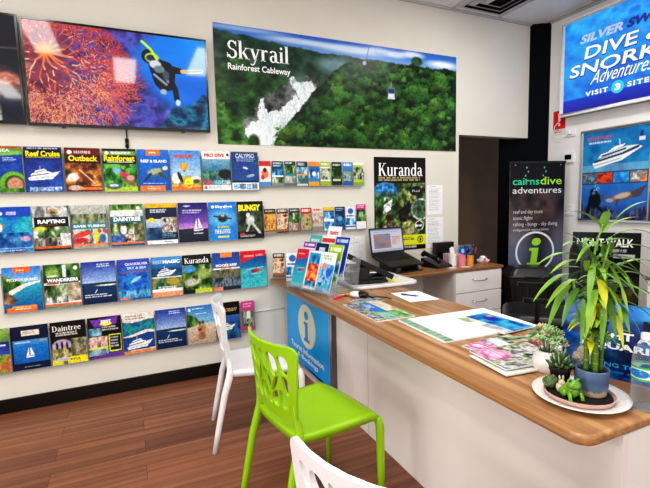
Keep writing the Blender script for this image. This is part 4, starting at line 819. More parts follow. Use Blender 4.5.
for lo, hi in (((-PW / 2, 0), (PW / 2, b)), ((-PW / 2, PH - b), (PW / 2, PH)), ((-PW / 2, b), (-PW / 2 + b, PH - b)), ((PW / 2 - b, b), (PW / 2, PH - b))):
    fr.box((lo[0], -.027, lo[1]), (hi[0], -.012, hi[1]))
fr.build('frame', ALU, t, bevel=.004)
printed('picture', dive_poster(), PW - 2 * b, PH - 2 * b, 0, POSTER, t, (0, -.0185, b))
# fire point sign, socket, thermostat, switch
a = Art(20, 30, 'd42420'); a.rect(.0, .76, 1, 1, 'd8d4d0').bars(.12, .82, .88, .94, 2, '8a2a28', 3, .6).shape([[(.40, .12), (.6, .12), (.56, .46), (.44, .46)], [(.43, .52), (.57, .52), (.57, .64), (.43, .64)]], 'f4f0ee').rect(.16, .1, .3, .6, 'b81c1a').rect(.7, .1, .86, .6, 'b81c1a')
o = printed('safety_sign', a, .145, .25, .004, PAPER, loc=(RX - .006, -.264, 2.045), rot=(0, 0, -PI / 2)); tag(o, 'small red safety sign with white mark, below the lit blue sign', 'sign')
t = thing('power_socket', 'white wall socket with a cable plugged in under the red safety sign', 'power socket', (RX, -.40, 2.005), -PI / 2)
MB().box((-.058, -.012, 0), (.058, -.001, .075)).build('plate', WHITE_PL, t, bevel=.003)
MB().box((-.02, -.045, .022), (.02, -.012, .055)).build('plug', WHITE_PL, t, bevel=.004)
MB().tube([(-.01, -.04, .03), (-.06, -.05, -.004), (-.14, -.04, .0), (-.19, -.03, .05), (-.17, -.03, .13), (-.1, -.03, .19)], .004, 8).build('cable', WHITE_PL, t, smooth=True)
t = thing('thermostat', 'white thermostat with small dark screen on the right wall', 'thermostat', (RX, -.385, 1.735), -PI / 2)
MB().box((-.068, -.02, 0), (.068, .0006, .115)).build('case', WHITE_PL, t, bevel=.006); MB().box((-.035, -.0215, .035), (.04, -.0195, .085)).build('display', BLACK_GL, t)
t = thing('light_switch', 'white double switch plate on the right wall beside the black banner', 'light switch', (RX, -.40, 1.185), -PI / 2)
MB().box((-.055, -.009, 0), (.055, -.001, .12)).build('plate', WHITE_PL, t, bevel=.003)
for sx in (-.02, .02): MB().box((sx - .011, -.0135, .045), (sx + .011, -.009, .08)).build('rocker', WHITE_PL, t, bevel=.002)

# ------------------------------------------------------------------ pull-up banner
def info_i(cx, cy, h, asp, slant=0.):
    """pieces of a roman letter i, centred, as picture-space polygons; asp = width / height of the sheet"""
    def q(x, y): return (cx + (x + slant * -y) * h / asp, cy + y * h)
    dot = [q(.17 * math.cos(k * PI / 10) + .02, -.36 + .14 * math.sin(k * PI / 10)) for k in range(20)]
    return [dot, [q(-.2, -.14), (q(.14, -.14)), q(.14, .42), q(-.1, .42), q(-.1, -.04), q(-.2, -.04)], [q(-.22, .40), q(.27, .40), q(.27, .5), q(-.22, .5)]]
def banner_art():
    a = Art(100, 210, '0c0e14'); a.grad('0c0e14', '1a1c26', 0, .3).noise(0, .16, 1, .5, ['101018', '2a2430', '50403e', '6a5048', '1c1a24'], 2, 4, 101, al=.75)
    a.grad('2a2e44', '101420', .5, .8).ell(.0, .55, .4, .2, '8a90a8', .95, .6).ell(1., .58, .3, .22, '7a82a0', .95, .6).noise(0, .7, 1, 1, ['0a1008', '2a3a14', '6a7a2a', '1a2410'], 20, 16, 102, mask=np.clip((a.v - .7) * 6, 0, 1))
    for x in (.3, .62):
        for k in range(4): a.ell(x + .03 * math.sin(k * 2), .03 + .024 * k, .012, .006, '8ac0a0', .3)
    a.text('cairns', .05, .093, .53, .134, '3ad8a0', .01).text('dive', .55, .086, .94, .134, 'a8e048', .01).text('adventures', .05, .147, .94, .186, 'e8ecf0', .0)
    a.text('reef and day tours', .07, .285, .6, .315, 'd8d4d8').text('scenic flights', .07, .323, .42, .353, 'd8d4d8').text('rafting - bungy - sky diving', .07, .361, .88, .391, 'd8d4d8').text('indigenous attractions', .07, .399, .72, .42, 'd8d4d8')
    n = 40
    for k in range(n):
        c0, c1 = 2 * PI * k / n, 2 * PI * (k + 1) / n
        P = lambda r, an: (.48 + r * math.cos(an), .545 + r * .35 * math.sin(an))
        a.shape([[P(.36, c0), P(.36, c1), P(.325, c1), P(.325, c0)]], 'e4e8ec')
    return a.shape(info_i(.47, .545, .17, .346, .12), 'a0d838')
bw = .61; bh = 1.66
t = thing('pull_up_banner', 'tall black pull-up banner with a green letter in a white ring', 'banner', (3.787, -.382, 0), math.atan2(-.15, .55))
printed('banner_sheet', banner_art(), bw, bh, .002, print_mat('banner vinyl', .28), t, (0, -.002, .075))
MB().box((-bw / 2 - .01, -.06, .012), (bw / 2 + .01, .06, .085)).build('base', ALU, t, bevel=.01)
for sx in (-.22, .22): MB().box((sx - .02, -.13, 0), (sx + .02, .13, .012)).build('foot', ALU, t)
MB().box((-bw / 2 - .004, -.01, 1.725), (bw / 2 + .004, .008, 1.748)).build('top_rail', BLACK_PL, t, bevel=.003)
MB().tube([(0, .012, .08), (0, .012, 1.735)], .009, 8).build('pole', ALU, t)
for sx in (-.25, .25): MB().ball((sx, -.006, 1.71), .008, 8, 5).build('eyelet', CHROME, t, smooth=True)

# ------------------------------------------------------------------ black bin behind the counter
t = thing('lidded_bin', 'black plastic bin with a domed grey black lid before the banner', 'bin', (3.445, -.575, 0), math.radians(-32))
def rring(w, d, r, z): return [(x, y, z) for x, y in rrect(w, d, r)]
def loft(rings, cap=True):
    m = MB(); n = len(rings[0]); vs = sum(rings, [])
    fs = [(j * n + k, j * n + (k + 1) % n, (j + 1) * n + (k + 1) % n, (j + 1) * n + k) for j in range(len(rings) - 1) for k in range(n)]
    if cap: fs += [tuple(range(n - 1, -1, -1)), tuple(range((len(rings) - 1) * n, len(rings) * n))]
    return m.add(vs, fs)
BIN = mat('bin black plastic', (.035, .037, .045), .42, var=.15); LID = mat('bin lid dark grey', (.09, .095, .11), .3, var=.12)
loft([rring(.30, .22, .04, 0), rring(.37, .27, .04, .58), rring(.39, .29, .04, .58), rring(.39, .29, .04, .635)]).build('tub', BIN, t)
loft([rring(.41, .30, .05, .636), rring(.42, .31, .05, .645), rring(.41, .30, .05, .665), rring(.33, .22, .05, .725), rring(.28, .17, .05, .735)]).build('lid', LID, t, bevel=.004)
MB().box((-.07, -.168, .645), (.07, -.145, .662)).build('lid_handle', LID, t, bevel=.006)

# ------------------------------------------------------------------ desk along the back wall
TEAK = wood_mat('teak laminate, grain along the counter', (.47, .31, .18), (.63, .45, .285), (.745, .575, .39), 1, .3)
TEAKX = wood_mat('teak laminate, grain along the wall', (.47, .31, .18), (.62, .44, .28), (.73, .56, .38), 0, .3)
LAMW = mat('white laminate', (.91, .90, .885), .45, var=.025, scale=5, stretch=(1, 1, .2))
t = thing('back_desk', 'wooden topped white desk with drawers along the back wall', 'desk', (2.5, -.27, 0))
MB().box((-.702, -.25, .732), (.70, .262, .76)).build('desk_top', TEAKX, t, bevel=.008, seg=3)
MB().box((.12, -.225, .02), (.68, .25, .731)).build('drawer_cabinet', LAMW, t)
for z0, z1 in ((.54, .725), (.345, .53), (.045, .335)):
    dr = MB().box((.125, -.243, z0), (.677, -.226, z1)).build('drawer', LAMW, t, bevel=.002)
    zc = (z0 + z1) / 2 + .02
    MB().tube([(.32, -.243, zc), (.325, -.268, zc - .004), (.36, -.274, zc - .01), (.44, -.274, zc - .01), (.475, -.268, zc - .004), (.48, -.243, zc)], .005, 8).build('handle', CHROME, dr, smooth=True)
MB().box((-.70, .22, .1), (.119, .24, .731)).build('back_panel', LAMW, t)

# ------------------------------------------------------------------ the front counter
t = thing('service_counter', 'long service counter with teak wood top and pale front panel', 'counter', (1.43, -1.4, 0))
pts = []
def cor(cx, cy, r, a0):
    return [(cx + r * math.cos(math.radians(a0 + 90 * k / 8)), cy + r * math.sin(math.radians(a0 + 90 * k / 8))) for k in range(9)]
x0, x1, y0, y1 = 1.055 - 1.43, 1.795 - 1.43, -2.80 + 1.4, -.015 + 1.4
pts = [(x1, y0)] + [(x1, y1), (x0, y1)] + cor(x0 + .055, y0 + .055, .055, 180)
MB().prism(pts, .727, .76).build('counter_top', TEAK, t, bevel=.011, seg=4)
PANEL = mat('pale pinkish laminate panel', (.90, .87, .85), .5, var=.03, scale=4, stretch=(1, 1, .3))
pm = MB().box((1.225 - 1.43, y0 + .004, 0), (1.25 - 1.43, y1, .727)).build('front_panel', PANEL, t)
jm = MB()
for y in (-.93, -1.36): jm.box((1.2243 - 1.43, y + 1.4 - .0012, .0), (1.2255 - 1.43, y + 1.4 + .0012, .727))
jm.build('panel_joint', mat('panel joint line', (.6, .57, .55), .6), pm)
MB().box((1.25 - 1.43, y0 + .004, 0), (1.74 - 1.43, y0 + .03, .727)).build('end_panel', LAMW, t)
MB().box((1.25 - 1.43, y1 - .03, 0), (1.74 - 1.43, y1, .727)).build('end_panel', LAMW, t)

# ------------------------------------------------------------------ information board on the counter front
def board_art():
    a = Art(120, 76, '189ae0'); a.grad('12b0ff', '0ca4fa').ell(.5, .35, .6, .4, '28bcff', .9, .5)
    for k in range(9):
        a.line([(0, .1 + k * .12), (.2, .04 + k * .12), (.5, .14 + k * .11), (.8, .05 + k * .115), (1, .1 + k * .1)], .0022, '5cc0f2', .6)
    a.shape([[(.50 + .205 * math.cos(k * PI / 20), .375 + .325 * math.sin(k * PI / 20)) for k in range(40)]], 'f0f6d8')
    a.shape(info_i(.492, .38, .46, 1.64), '1a98e4')
    a.text('Tourist Information', .085, .735, .87, .825, 'f4f8fa', .03).text('& Bookings', .26, .85, .75, .94, 'f4f8fa', .03)
    return a
t = thing('information_board', 'blue framed board with a white oval letter sign on the counter front', 'sign', (1.224, -.487, .088), -PI / 2)
IW = .91; IH = .575
MB().box((-IW / 2, -.035, 0), (IW / 2, 0, IH)).build('backing', mat('board back grey', (.35, .33, .33), .6), t)
fr = MB(); b = .024
for lo, hi in (((-IW / 2, 0), (IW / 2, b)), ((-IW / 2, IH - b), (IW / 2, IH)), ((-IW / 2, b), (-IW / 2 + b, IH - b)), ((IW / 2 - b, b), (IW / 2, IH - b))):
    fr.box((lo[0], -.048, lo[1]), (hi[0], -.03, hi[1]))
fr.build('frame', ALU, t, bevel=.005)
printed('board_face', board_art(), IW - 2 * b, IH - 2 * b, 0, POSTER, t, (0, -.0362, b))

# ------------------------------------------------------------------ moulded chairs with a branch-pattern back
GREEN = mat('lime green polypropylene', (.56, .74, .03), .38, var=.03, scale=8)
CHAIRW = mat('white polypropylene', (.88, .875, .88), .4, var=.015, scale=8)
def branch_holes():
    """leaf-like gaps between slanting branches, in back-panel units (0..1 across, 0..1 up)"""
    g = random.Random(11); NX, NY = 6, 3; V = {}
    for a in range(NX + 1):
        for b in range(NY + 1):
            u = .085 + .83 * a / NX; v = .135 + .745 * b / NY
            if 0 < a < NX: u += g.uniform(-.035, .035) + (.03 if b % 2 else -.03)
            if 0 < b < NY: v += g.uniform(-.07, .07) + (.06 if a % 2 else -.06)
            elif b == NY: v += .02 * math.sin(PI * a / NX)
            V[a, b] = (u, v)
    out = []
    for a in range(NX):
        for b in range(NY):
            q = [V[a, b], V[a, b + 1], V[a + 1, b + 1], V[a + 1, b]]
            cut = g.random()
            if cut < .3: q[3] = tuple((x * .55 + y * .45) for x, y in zip(V[a, b], V[a + 1, b]))
            elif cut < .6: q[1] = tuple((x * .55 + y * .45) for x, y in zip(V[a, b + 1], V[a + 1, b + 1]))
            cx = sum(p[0] for p in q) / 4; cy = sum(p[1] for p in q) / 4
            out.append([(cx + (p[0] - cx) * .80, cy + (p[1] - cy) * .88) for p in q])
    return out
HOLES = branch_holes()
def inset_round(P, k=3):
    """soften a polygon by corner cutting"""
    for _ in range(2):
        Q = []
        for i in range(len(P)):
            a, b = P[i], P[(i + 1) % len(P)]
            Q += [(a[0] * .75 + b[0] * .25, a[1] * .75 + b[1] * .25), (a[0] * .25 + b[0] * .75, a[1] * .25 + b[1] * .75)]
        P = Q
    return P
BZ0, BZ1 = .515, .838     # back panel heights
def back_at(y, z):
    """x of the back's middle surface: it leans away and wraps forward at the sides"""
    t = (z - BZ0) / (BZ1 - BZ0)
    return -.186 - .026 * t - .062 * (1 - (y / .215) ** 2) * (.6 + .4 * t)
def back_mesh(m, parent):
    cu = bpy.data.curves.new('b', 'CURVE'); cu.dimensions = '2D'; cu.fill_mode = 'BOTH'
    def spl(P):
        s = cu.splines.new('POLY'); s.points.add(len(P) - 1); s.use_cyclic_u = True
        for i, p in enumerate(P): s.points[i].co = (p[0], p[1], 0, 1)
    H = BZ1 - BZ0
    def hw(v): return .178 + .037 * min(1, v * 1.15)           # half width grows upwards
    out = []
    for k in range(9): out.append((-hw(k / 8) if k < 8 else -hw(1), k / 8 * H * (.93)))
    out = [(-.150, 0), (-.172, .012)] + [(-hw(.06 + .80 * k / 7), (.06 + .83 * k / 7) * H) for k in range(8)]
    for k in range(1, 6): a = PI - PI / 2 * k / 5; out.append((-hw(1) + .034 + .034 * math.cos(a), H * .89 + H * .11 * math.sin(a)))
    out += [(-hw(1) + .034 + (2 * hw(1) - .068) * k / 12, H * (1 + .0 * math.sin(PI * k / 12))) for k in range(1, 12)]
    out += [(-x, y) for x, y in reversed(out[:15])]
    spl(out)
    for P in HOLES:
        mu = sum(p[0] for p in P) / len(P); mv = sum(p[1] for p in P) / len(P)
        spl([((u - .5) * 2 * hw(v), v * H) for u, v in [(mu + (a - mu) * 1.06, mv + (b - mv) * 1.06) for a, b in inset_round(P)]])
    o = bpy.data.objects.new('b', cu); me = bpy.data.meshes.new_from_object(o)
    bpy.data.objects.remove(o); bpy.data.curves.remove(cu)
    bm = bmesh.new(); bm.from_mesh(me)
    for k in range(-10, 11):
        bmesh.ops.bisect_plane(bm, geom=bm.verts[:] + bm.edges[:] + bm.faces[:], plane_co=(k * .02 + .0003, 0, 0), plane_no=(1, 0, 0))
    for k in range(1, 9):
        bmesh.ops.bisect_plane(bm, geom=bm.verts[:] + bm.edges[:] + bm.faces[:], plane_co=(0, H * k / 9 + .0003, 0), plane_no=(0, 1, 0))
    bmesh.ops.remove_doubles(bm, verts=bm.verts, dist=1e-5)
    for v in bm.verts:
        y, z = v.co.x, v.co.y + BZ0; v.co = (back_at(y, z), y, z)
    bmesh.ops.recalc_face_normals(bm, faces=bm.faces); bm.to_mesh(me); bm.free()
    me.materials.append(m); me.name = 'backrest'
    b = bpy.data.objects.new('backrest', me); C.objects.link(b); b.parent = parent
    s = b.modifiers.new('thick', 'SOLIDIFY'); s.thickness = .013; s.offset = 0
    bv = b.modifiers.new('bevel', 'BEVEL'); bv.width = .003; bv.segments = 2; bv.limit_method = 'ANGLE'; bv.angle_limit = .8
    me.shade_smooth(); w = b.modifiers.new('wn', 'WEIGHTED_NORMAL'); w.keep_sharp = True
    return b
def moulded_chair(label, m, loc, rz):
    t = thing('moulded_chair', label, 'chair', loc, rz, 'moulded plastic chairs at the counter')
    # seat: a thin dished shell with a turned-down rim
    n = 14; top = []
    def sx(u): return -.205 + .42 * u
    def sy(u, v): return (v - .5) * 2 * (.19 + .03 * u)
    vs = []; fs = []
    def zt(u, v):
        e = max(abs(v - .5) * 2, abs(u - .5) * 2)
        return .462 - .012 * (1 - (2 * v - 1) ** 2) * math.sin(PI * min(1, u * 1.1) ** .8) - .022 * max(0, u - .86) ** 2 / .02
    def rp(u, v):   # round the corners of the plan
        x, y = (u - .5) * 2, (v - .5) * 2
        k = 1 - .06 * (x * x * y * y) ** 1.5
        return (.5 + x * k / 2, .5 + y * k / 2)
    for i in range(n + 1):
        for j in range(n + 1):
            u, v = i / n, j / n; uu, vv = rp(u, v); vs.append((sx(uu), sy(uu, vv), zt(u, v)))
    N = n + 1; fs = [(i * N + j, i * N + j + 1, (i + 1) * N + j + 1, (i + 1) * N + j) for i in range(n) for j in range(n)]
    edge = [i * N for i in range(N)] + [n * N + j for j in range(1, N)] + [i * N + n for i in range(n - 1, -1, -1)] + [j for j in range(n - 1, 0, -1)]
    k0 = len(vs)
    for e in edge: x, y, z = vs[e]; vs.append((x * 1.012, y * 1.02, z - .008))
    k1 = len(vs)
    for e in edge: x, y, z = vs[e]; vs.append((x * 1.01, y * 1.02, z - .034))
    k2 = len(vs)
    for e in edge: x, y, z = vs[e]; vs.append((x * .97, y * .96, z - .034))
    L = len(edge)
    for a_, b_ in ((None, k0), (k0, k1), (k1, k2)):
        for q in range(L):
            r_ = (q + 1) % L
            fs.append((edge[q], edge[r_], b_ + r_, b_ + q) if a_ is None else (a_ + q, a_ + r_, b_ + r_, b_ + q))
    fs.append(tuple(k2 + q for q in range(L)))
    MB().add(vs, fs).build('seat', m, t, smooth=True)
    for s in (1, -1):
        MB().tube([(.186, s * .188, .438), (.203, s * .203, .420), (.210, s * .208, .39), (.212, s * .210, .2), (.213, s * .212, 0)], [.012, .019, .0195, .0175, .014], 12, .85).build('leg', m, t, smooth=True)
        yb = s * .172
        MB().tube([(-.298, s * .195, 0), (-.274, s * .193, .12), (-.228, s * .190, .33), (-.200, s * .186, .42), (-.192, s * .180, .462), (-.193, s * .176, .50), (back_at(.170, .54) + .002, s * .170, .54), (back_at(.176, .62), s * .176, .62)], [.014, .016, .019, .0205, .019, .016, .012, .005], 12, .85).build('leg', m, t, smooth=True)
    back_mesh(m, t)
    return t
moulded_chair('lime green moulded chair in the middle, facing the counter', GREEN, (.725, -1.742, 0), math.radians(10))
wc = moulded_chair('white moulded chair beside the brochure wall, behind the green chair', CHAIRW, (.680, -.992, 0), math.radians(-9))
dup(wc, 'white moulded chair nearest the camera, only its curved back showing', (.618, -2.634, 0), math.radians(27))
# ------------------------------------------------------------------ things on the counter
ZT = .7602
PINKP = print_mat('magazine', .28)
def flat(name, art, W, H, depth, loc, rz, label, cat, m=None, group=None, back='e8e8e6'):
    o = printed(name, art, W, H, depth, m or PINKP, loc=(loc[0], loc[1], loc[2] + depth + .0003), rot=(-PI / 2, 0, rz), back=back); tag(o, label, cat, group); return o
# origin of a flat sheet is the middle of its lower edge; rz turns it about that point
def mag1():
    a = Art(60, 80); a.noise(0, 0, 1, 1, ['2a5a3a', '8aa0a8', 'd8d4c8', '3a7a4a', 'b8c0c0'], 6, 8, 301).rect(.34, .08, .66, .95, '2a7ac8').noise(.66, 0, 1, .8, ['c8b8a0', 'e8e0d0', 'a88a6a'], 4, 6, 302).noise(0, .0, .3, .9, ['1c2430', '6a7a8a', 'c8d0d8', '4a6a4a', 'a83a4a'], 8, 16, 303); a.bars(.38, .14, .62, .4, 4, 'e8f0f8', 3).noise(.3, .6, 1, 1, ['3a8a3a', '8ac04a', 'c8d8e0', '2a6ab8'], 6, 5, 304, al=.75); return a
flat('magazine', mag1(), .24, .42, .006, (1.268, -1.60, ZT), math.radians(-2), 'blue and green town magazine lying near the front edge of counter', 'magazine')
def pad():
    a = Art(80, 60, 'eeeeec'); a.noise(0, 0, 1, 1, ['e8eaea', 'f4f4f2', 'dfe6e2'], 8, 8, 305)
    r = random.Random(5)
    for _ in range(26):
        x, y = r.random(), r.random(); a.line([(x, y), (x + r.uniform(-.2, .2), y + r.uniform(-.2, .2))], .003, r.choice(['c8d0d0', 'b8c8c0', 'd0c8c8', 'bcc8d8']))
    return a.rect(0, .91, 1, .985, '5f8868').noise(0, .91, 1, .985, ['3e6a48', 'a8bca8', '5a8464'], 24, 4, 306, al=.8).rect(0, .895, 1, .905, 'd0dcd0')
pd = thing('map_pad', 'large white map pad with green lower border on the counter', 'map pad', (1.525, -1.845, ZT), -PI / 2 - .05)
printed('map_sheet', pad(), .39, .56, .008, PAPERM, pd, (0, -.28, .0083), (-PI / 2, 0, 0))
MB().box((-.197, -.283, 0), (.197, .283, .0006)).build('backing_card', mat('grey board', (.45, .45, .45), .7), pd)
def blue_leaf():
    a = Art(60, 44, 'f0f2f2'); a.noise(0, 0, 1, .68, ['0c2a70', '1a60b0', '2a90c8', '60c0dc', '1a4aa0'], 6, 5, 311).ell(.35, .3, .16, .16, '1c30b0', .5).ell(.7, .35, .2, .14, '38b0d0', .6).ell(.2, .16, .06, .08, 'd0a080', .4).rect(0, .68, 1, 1, 'e8ecec').noise(0, .7, .3, 1, ['d8d8c0', '90a870', 'e8e8e0'], 5, 4, 312).noise(.5, .7, 1, .95, ['e8ecec', '88b0c8', 'c89a80'], 8, 4, 313); return a
flat('brochure', blue_leaf(), .30, .21, .005, (1.53, -1.925, ZT + .0089), -PI / 2 + .06, 'blue underwater brochure lying on the white map pad', 'brochure')
def pinkmag(seed):
    a = Art(50, 66, 'd8d0d0'); a.noise(0, 0, 1, 1, ['3a4038', '8a9a6a', 'd8d4d0', '4a5058', 'c8c0c8'], 6, 7, seed).noise(0, .5, .62, 1, ['c86a9a', 'e8b0cc', 'a84a7a', 'f0d8e4'], 5, 5, seed + 1, mask=np.clip((1 - np.hypot((a.u - .3) / .36, (a.v - .78) / .24)) * 5, 0, 1)).noise(.5, .0, 1, .4, ['4a5a78', '8aa0b8', 'c8c4c0', '2a2c34'], 5, 5, seed + 2)
    a.bars(.12, .68, .5, .88, 3, 'f4e0ec', seed, .4); return a
flat('magazine', pinkmag(321), .21, .297, .004, (1.285, -2.195, ZT), -PI / 2 + .1, 'pink and grey magazine lying under the other, beside the map pad', 'magazine', group='pink magazines on the counter')
def skymag():
    a = Art(50, 66, 'd8dce0'); a.noise(0, 0, 1, 1, ['4a8ac8', 'a8c8e4', 'e8e8e8', '88a8c8'], 4, 4, 331).noise(0, 0, .5, .8, ['3a3a34', '8a9a6a', 'c8c4bc', '5a4a44'], 6, 7, 332).ell(.55, .55, .18, .2, '8a1c3a', .4); return a
flat('magazine', skymag(), .21, .297, .004, (1.40, -2.185, ZT + .0046), -PI / 2 - .2, 'sky blue and maroon magazine lying behind the pink magazines', 'magazine')
for k in range(2):
    flat('magazine', pinkmag(341), .21, .29, .005, (1.205 + .012 * k, -2.305 + .012 * k, ZT + .0092 + .0056 * k), -PI / 2 - .05 - .05 * k, ('glossy pink and green magazine on top of the small pile by the white vase', 'pale edged magazine under the top one, at the front of the small pile')[1 - k], 'magazine', group='pink magazines on the counter') if k else flat('magazine', Art(20, 26, 'ece8e4').noise(0, 0, 1, 1, ['e8e4e0', 'c8c8b8', 'f0ece8'], 4, 5, 347), .215, .295, .005, (1.198, -2.312, ZT + .0046), -PI / 2 - .12, 'pale edged magazine under the top one, at the front of the small pile', 'magazine', group='pink magazines on the counter')
a = Art(30, 42, 'f2f2f2'); a.bars(.12, .1, .8, .5, 8, 'd4d8dc', 3, .35)
flat('paper_sheet', a, .21, .28, .0008, (1.665, -1.33, ZT), -.12, 'white sheet of paper with a blue pen on it, at the counter back', 'paper', PAPERM)
PENB = mat('blue ink barrel', (.12, .18, .62), .3)
t = thing('pen', 'blue ballpoint pen lying on the white sheet of paper', 'pen', (1.662, -1.17, ZT + .0055), math.radians(-58))
MB().tube([(-.06, 0, 0), (.045, 0, 0)], .0042, 10).build('barrel', PENB, t, smooth=True); MB().tube([(.045, 0, 0), (.06, 0, 0), (.066, 0, 0)], [.004, .0022, .0008], 10).build('tip', CHROME, t, smooth=True); MB().box((-.062, -.0012, .003), (-.025, .0012, .0065)).build('clip', PENB, t)
# dark leaflets, handset and highlighters around the mouse
a = Art(40, 30, '50545c'); a.noise(0, 0, 1, 1, ['2a2e34', '6a7078', 'b0b8c0', '4a5058'], 6, 5, 351).bars(.1, .2, .8, .7, 4, 'c8d0d8', 2, .4)
flat('leaflet', a, .20, .13, .003, (1.36, -1.20, ZT), .12, 'dark grey leaflet under the black and white mouse', 'leaflet')
t = thing('computer_mouse', 'white and black computer mouse near the highlighter pens', 'computer mouse', (1.345, -1.035, ZT), math.radians(-50))
MB().ball((0, 0, .021), (.062, .036, .021), 18, 8).build('shell', WHITE_PL, t, smooth=True)
MB().ball((.028, 0, .0225), (.046, .0355, .0215), 18, 8).build('buttons', BLACK_PL, t, smooth=True)
MB().tube([(.06, 0, .016), (.09, .02, .006), (.13, .05, .004), (.18, .05, .004), (.22, .02, .004)], .0032, 8).build('cable', BLACK_PL, t, smooth=True)
for nm, cl, (x, y), rz, lab in (('pink', (.9, .12, .4), (1.235, -.985), 20, 'pink highlighter pen lying in front of the leaflet rack'), ('yellow', (.85, .9, .1), (1.30, -.955), 12, 'yellow green highlighter pen beside the black mouse')):
    t = thing('highlighter_pen', lab, 'pen', (x, y, ZT + .0085), math.radians(rz))
    MB().tube([(-.06, 0, 0), (.03, 0, 0)], .008, 12).build('barrel', mat('ink ' + nm, cl, .35), t, smooth=True); MB().tube([(.03, 0, 0), (.062, 0, 0), (.066, 0, 0)], [.0075, .0075, .005], 12).build('cap', BLACK_PL if nm == 'yellow' else mat('ink pink cap', (.75, .05, .3), .35), t, smooth=True)
# white tray with notes and the black sloping stand
t = thing('desk_tray', 'white rounded plastic tray with sticky notes at the counter corner', 'tray', (1.70, -.62, ZT), math.radians(-3))
loft([rring(.50, .50, .06, 0), rring(.53, .53, .07, .012), rring(.53, .53, .07, .03), rring(.51, .51, .06, .03), rring(.50, .50, .06, .022)]).build('tray_body', WHITE_PL, t, bevel=.003)
for (x, y, sx, sy, c, nm) in ((.02, -.15, .1, .09, (.93, .86, .42), 'yellow'), (.12, -.12, .09, .09, (.95, .9, .6), 'pale yellow'), (-.02, .08, .16, .12, (.55, .70, .78), 'blue'), (.15, .05, .12, .16, (.72, .82, .85), 'pale blue')):
    o = MB().box((1.72 + x - sx / 2, -.615 + y - sy / 2, ZT + .0232), (1.72 + x + sx / 2, -.615 + y + sy / 2, ZT + .0252)).build('sticky_note', mat('note ' + nm, c, .7)); tag(o, nm + ' sticky note lying in the white tray', 'sticky note', 'sticky notes in the tray')
t = thing('document_stand', 'black sloping document stand behind the leaflet rack', 'document stand', (1.60, -.70, ZT + .0312), math.radians(-12))
MB().box((-.15, -.09, 0), (.14, .10, .02)).build('base', BLACK_PL, t, bevel=.004)
MB().box((-.2, -.1, -.02), (.2, .1, .02), Matrix.Translation((.0, 0, .125)) @ Matrix.Rotation(math.radians(27), 4, 'Y')).build('slab', BLACK_PL, t, bevel=.004)
MB().box((-.15, -.09, .02), (.0, .10, .125)).build('strut', BLACK_PL, t, bevel=.01)
MB().box((.0, -.08, .02), (.13, .08, .045)).build('keypad', BLACK_GL, t, bevel=.004)

# leaflet rack with its leaflets
rk_o = Vector((1.125, -.72, ZT)); rk_a = math.atan2(-.969, .248)   # its front runs along the counter edge
t = thing('tiered_leaflet_rack', 'clear acrylic tiered leaflet rack at the far end of the counter', 'leaflet rack', rk_o, rk_a)
RACK = clear_mat('rack acrylic', (.93, .96, .98), .07)
e = MB()
for k in range(4):
    y = .0 + .06 * k; z = .02 + .045 * k
    e.box((-.245, y - .012, z - .006), (.245, y + .048, z))
    e.box((-.245, y - .016, z), (.245, y - .012, z + .035), Matrix.Translation((0, y, z)) @ Matrix.Rotation(-.2, 4, 'X') @ Matrix.Translation((0, -y, -z)))
e.build('tiers', RACK, t)
for s in (-1, 1): MB().prism([(-.03, 0), (.23, 0), (.27, .25), (.2, .25), (-.03, .06)], -.001, .001, Matrix.Translation((s * .2485, 0, 0)) @ Matrix(((0, 0, 1, 0), (1, 0, 0, 0), (0, 1, 0, 0), (0, 0, 0, 1)))).build('side_panel', RACK, t)
for s in (-.095, .059): MB().prism([(-.02, 0), (.22, 0), (.24, .16), (.2, .16), (-.02, .04)], -.0012, .0012, Matrix.Translation((s, 0, 0)) @ Matrix(((0, 0, 1, 0), (1, 0, 0, 0), (0, 1, 0, 0), (0, 0, 0, 1)))).build('divider', RACK, t)
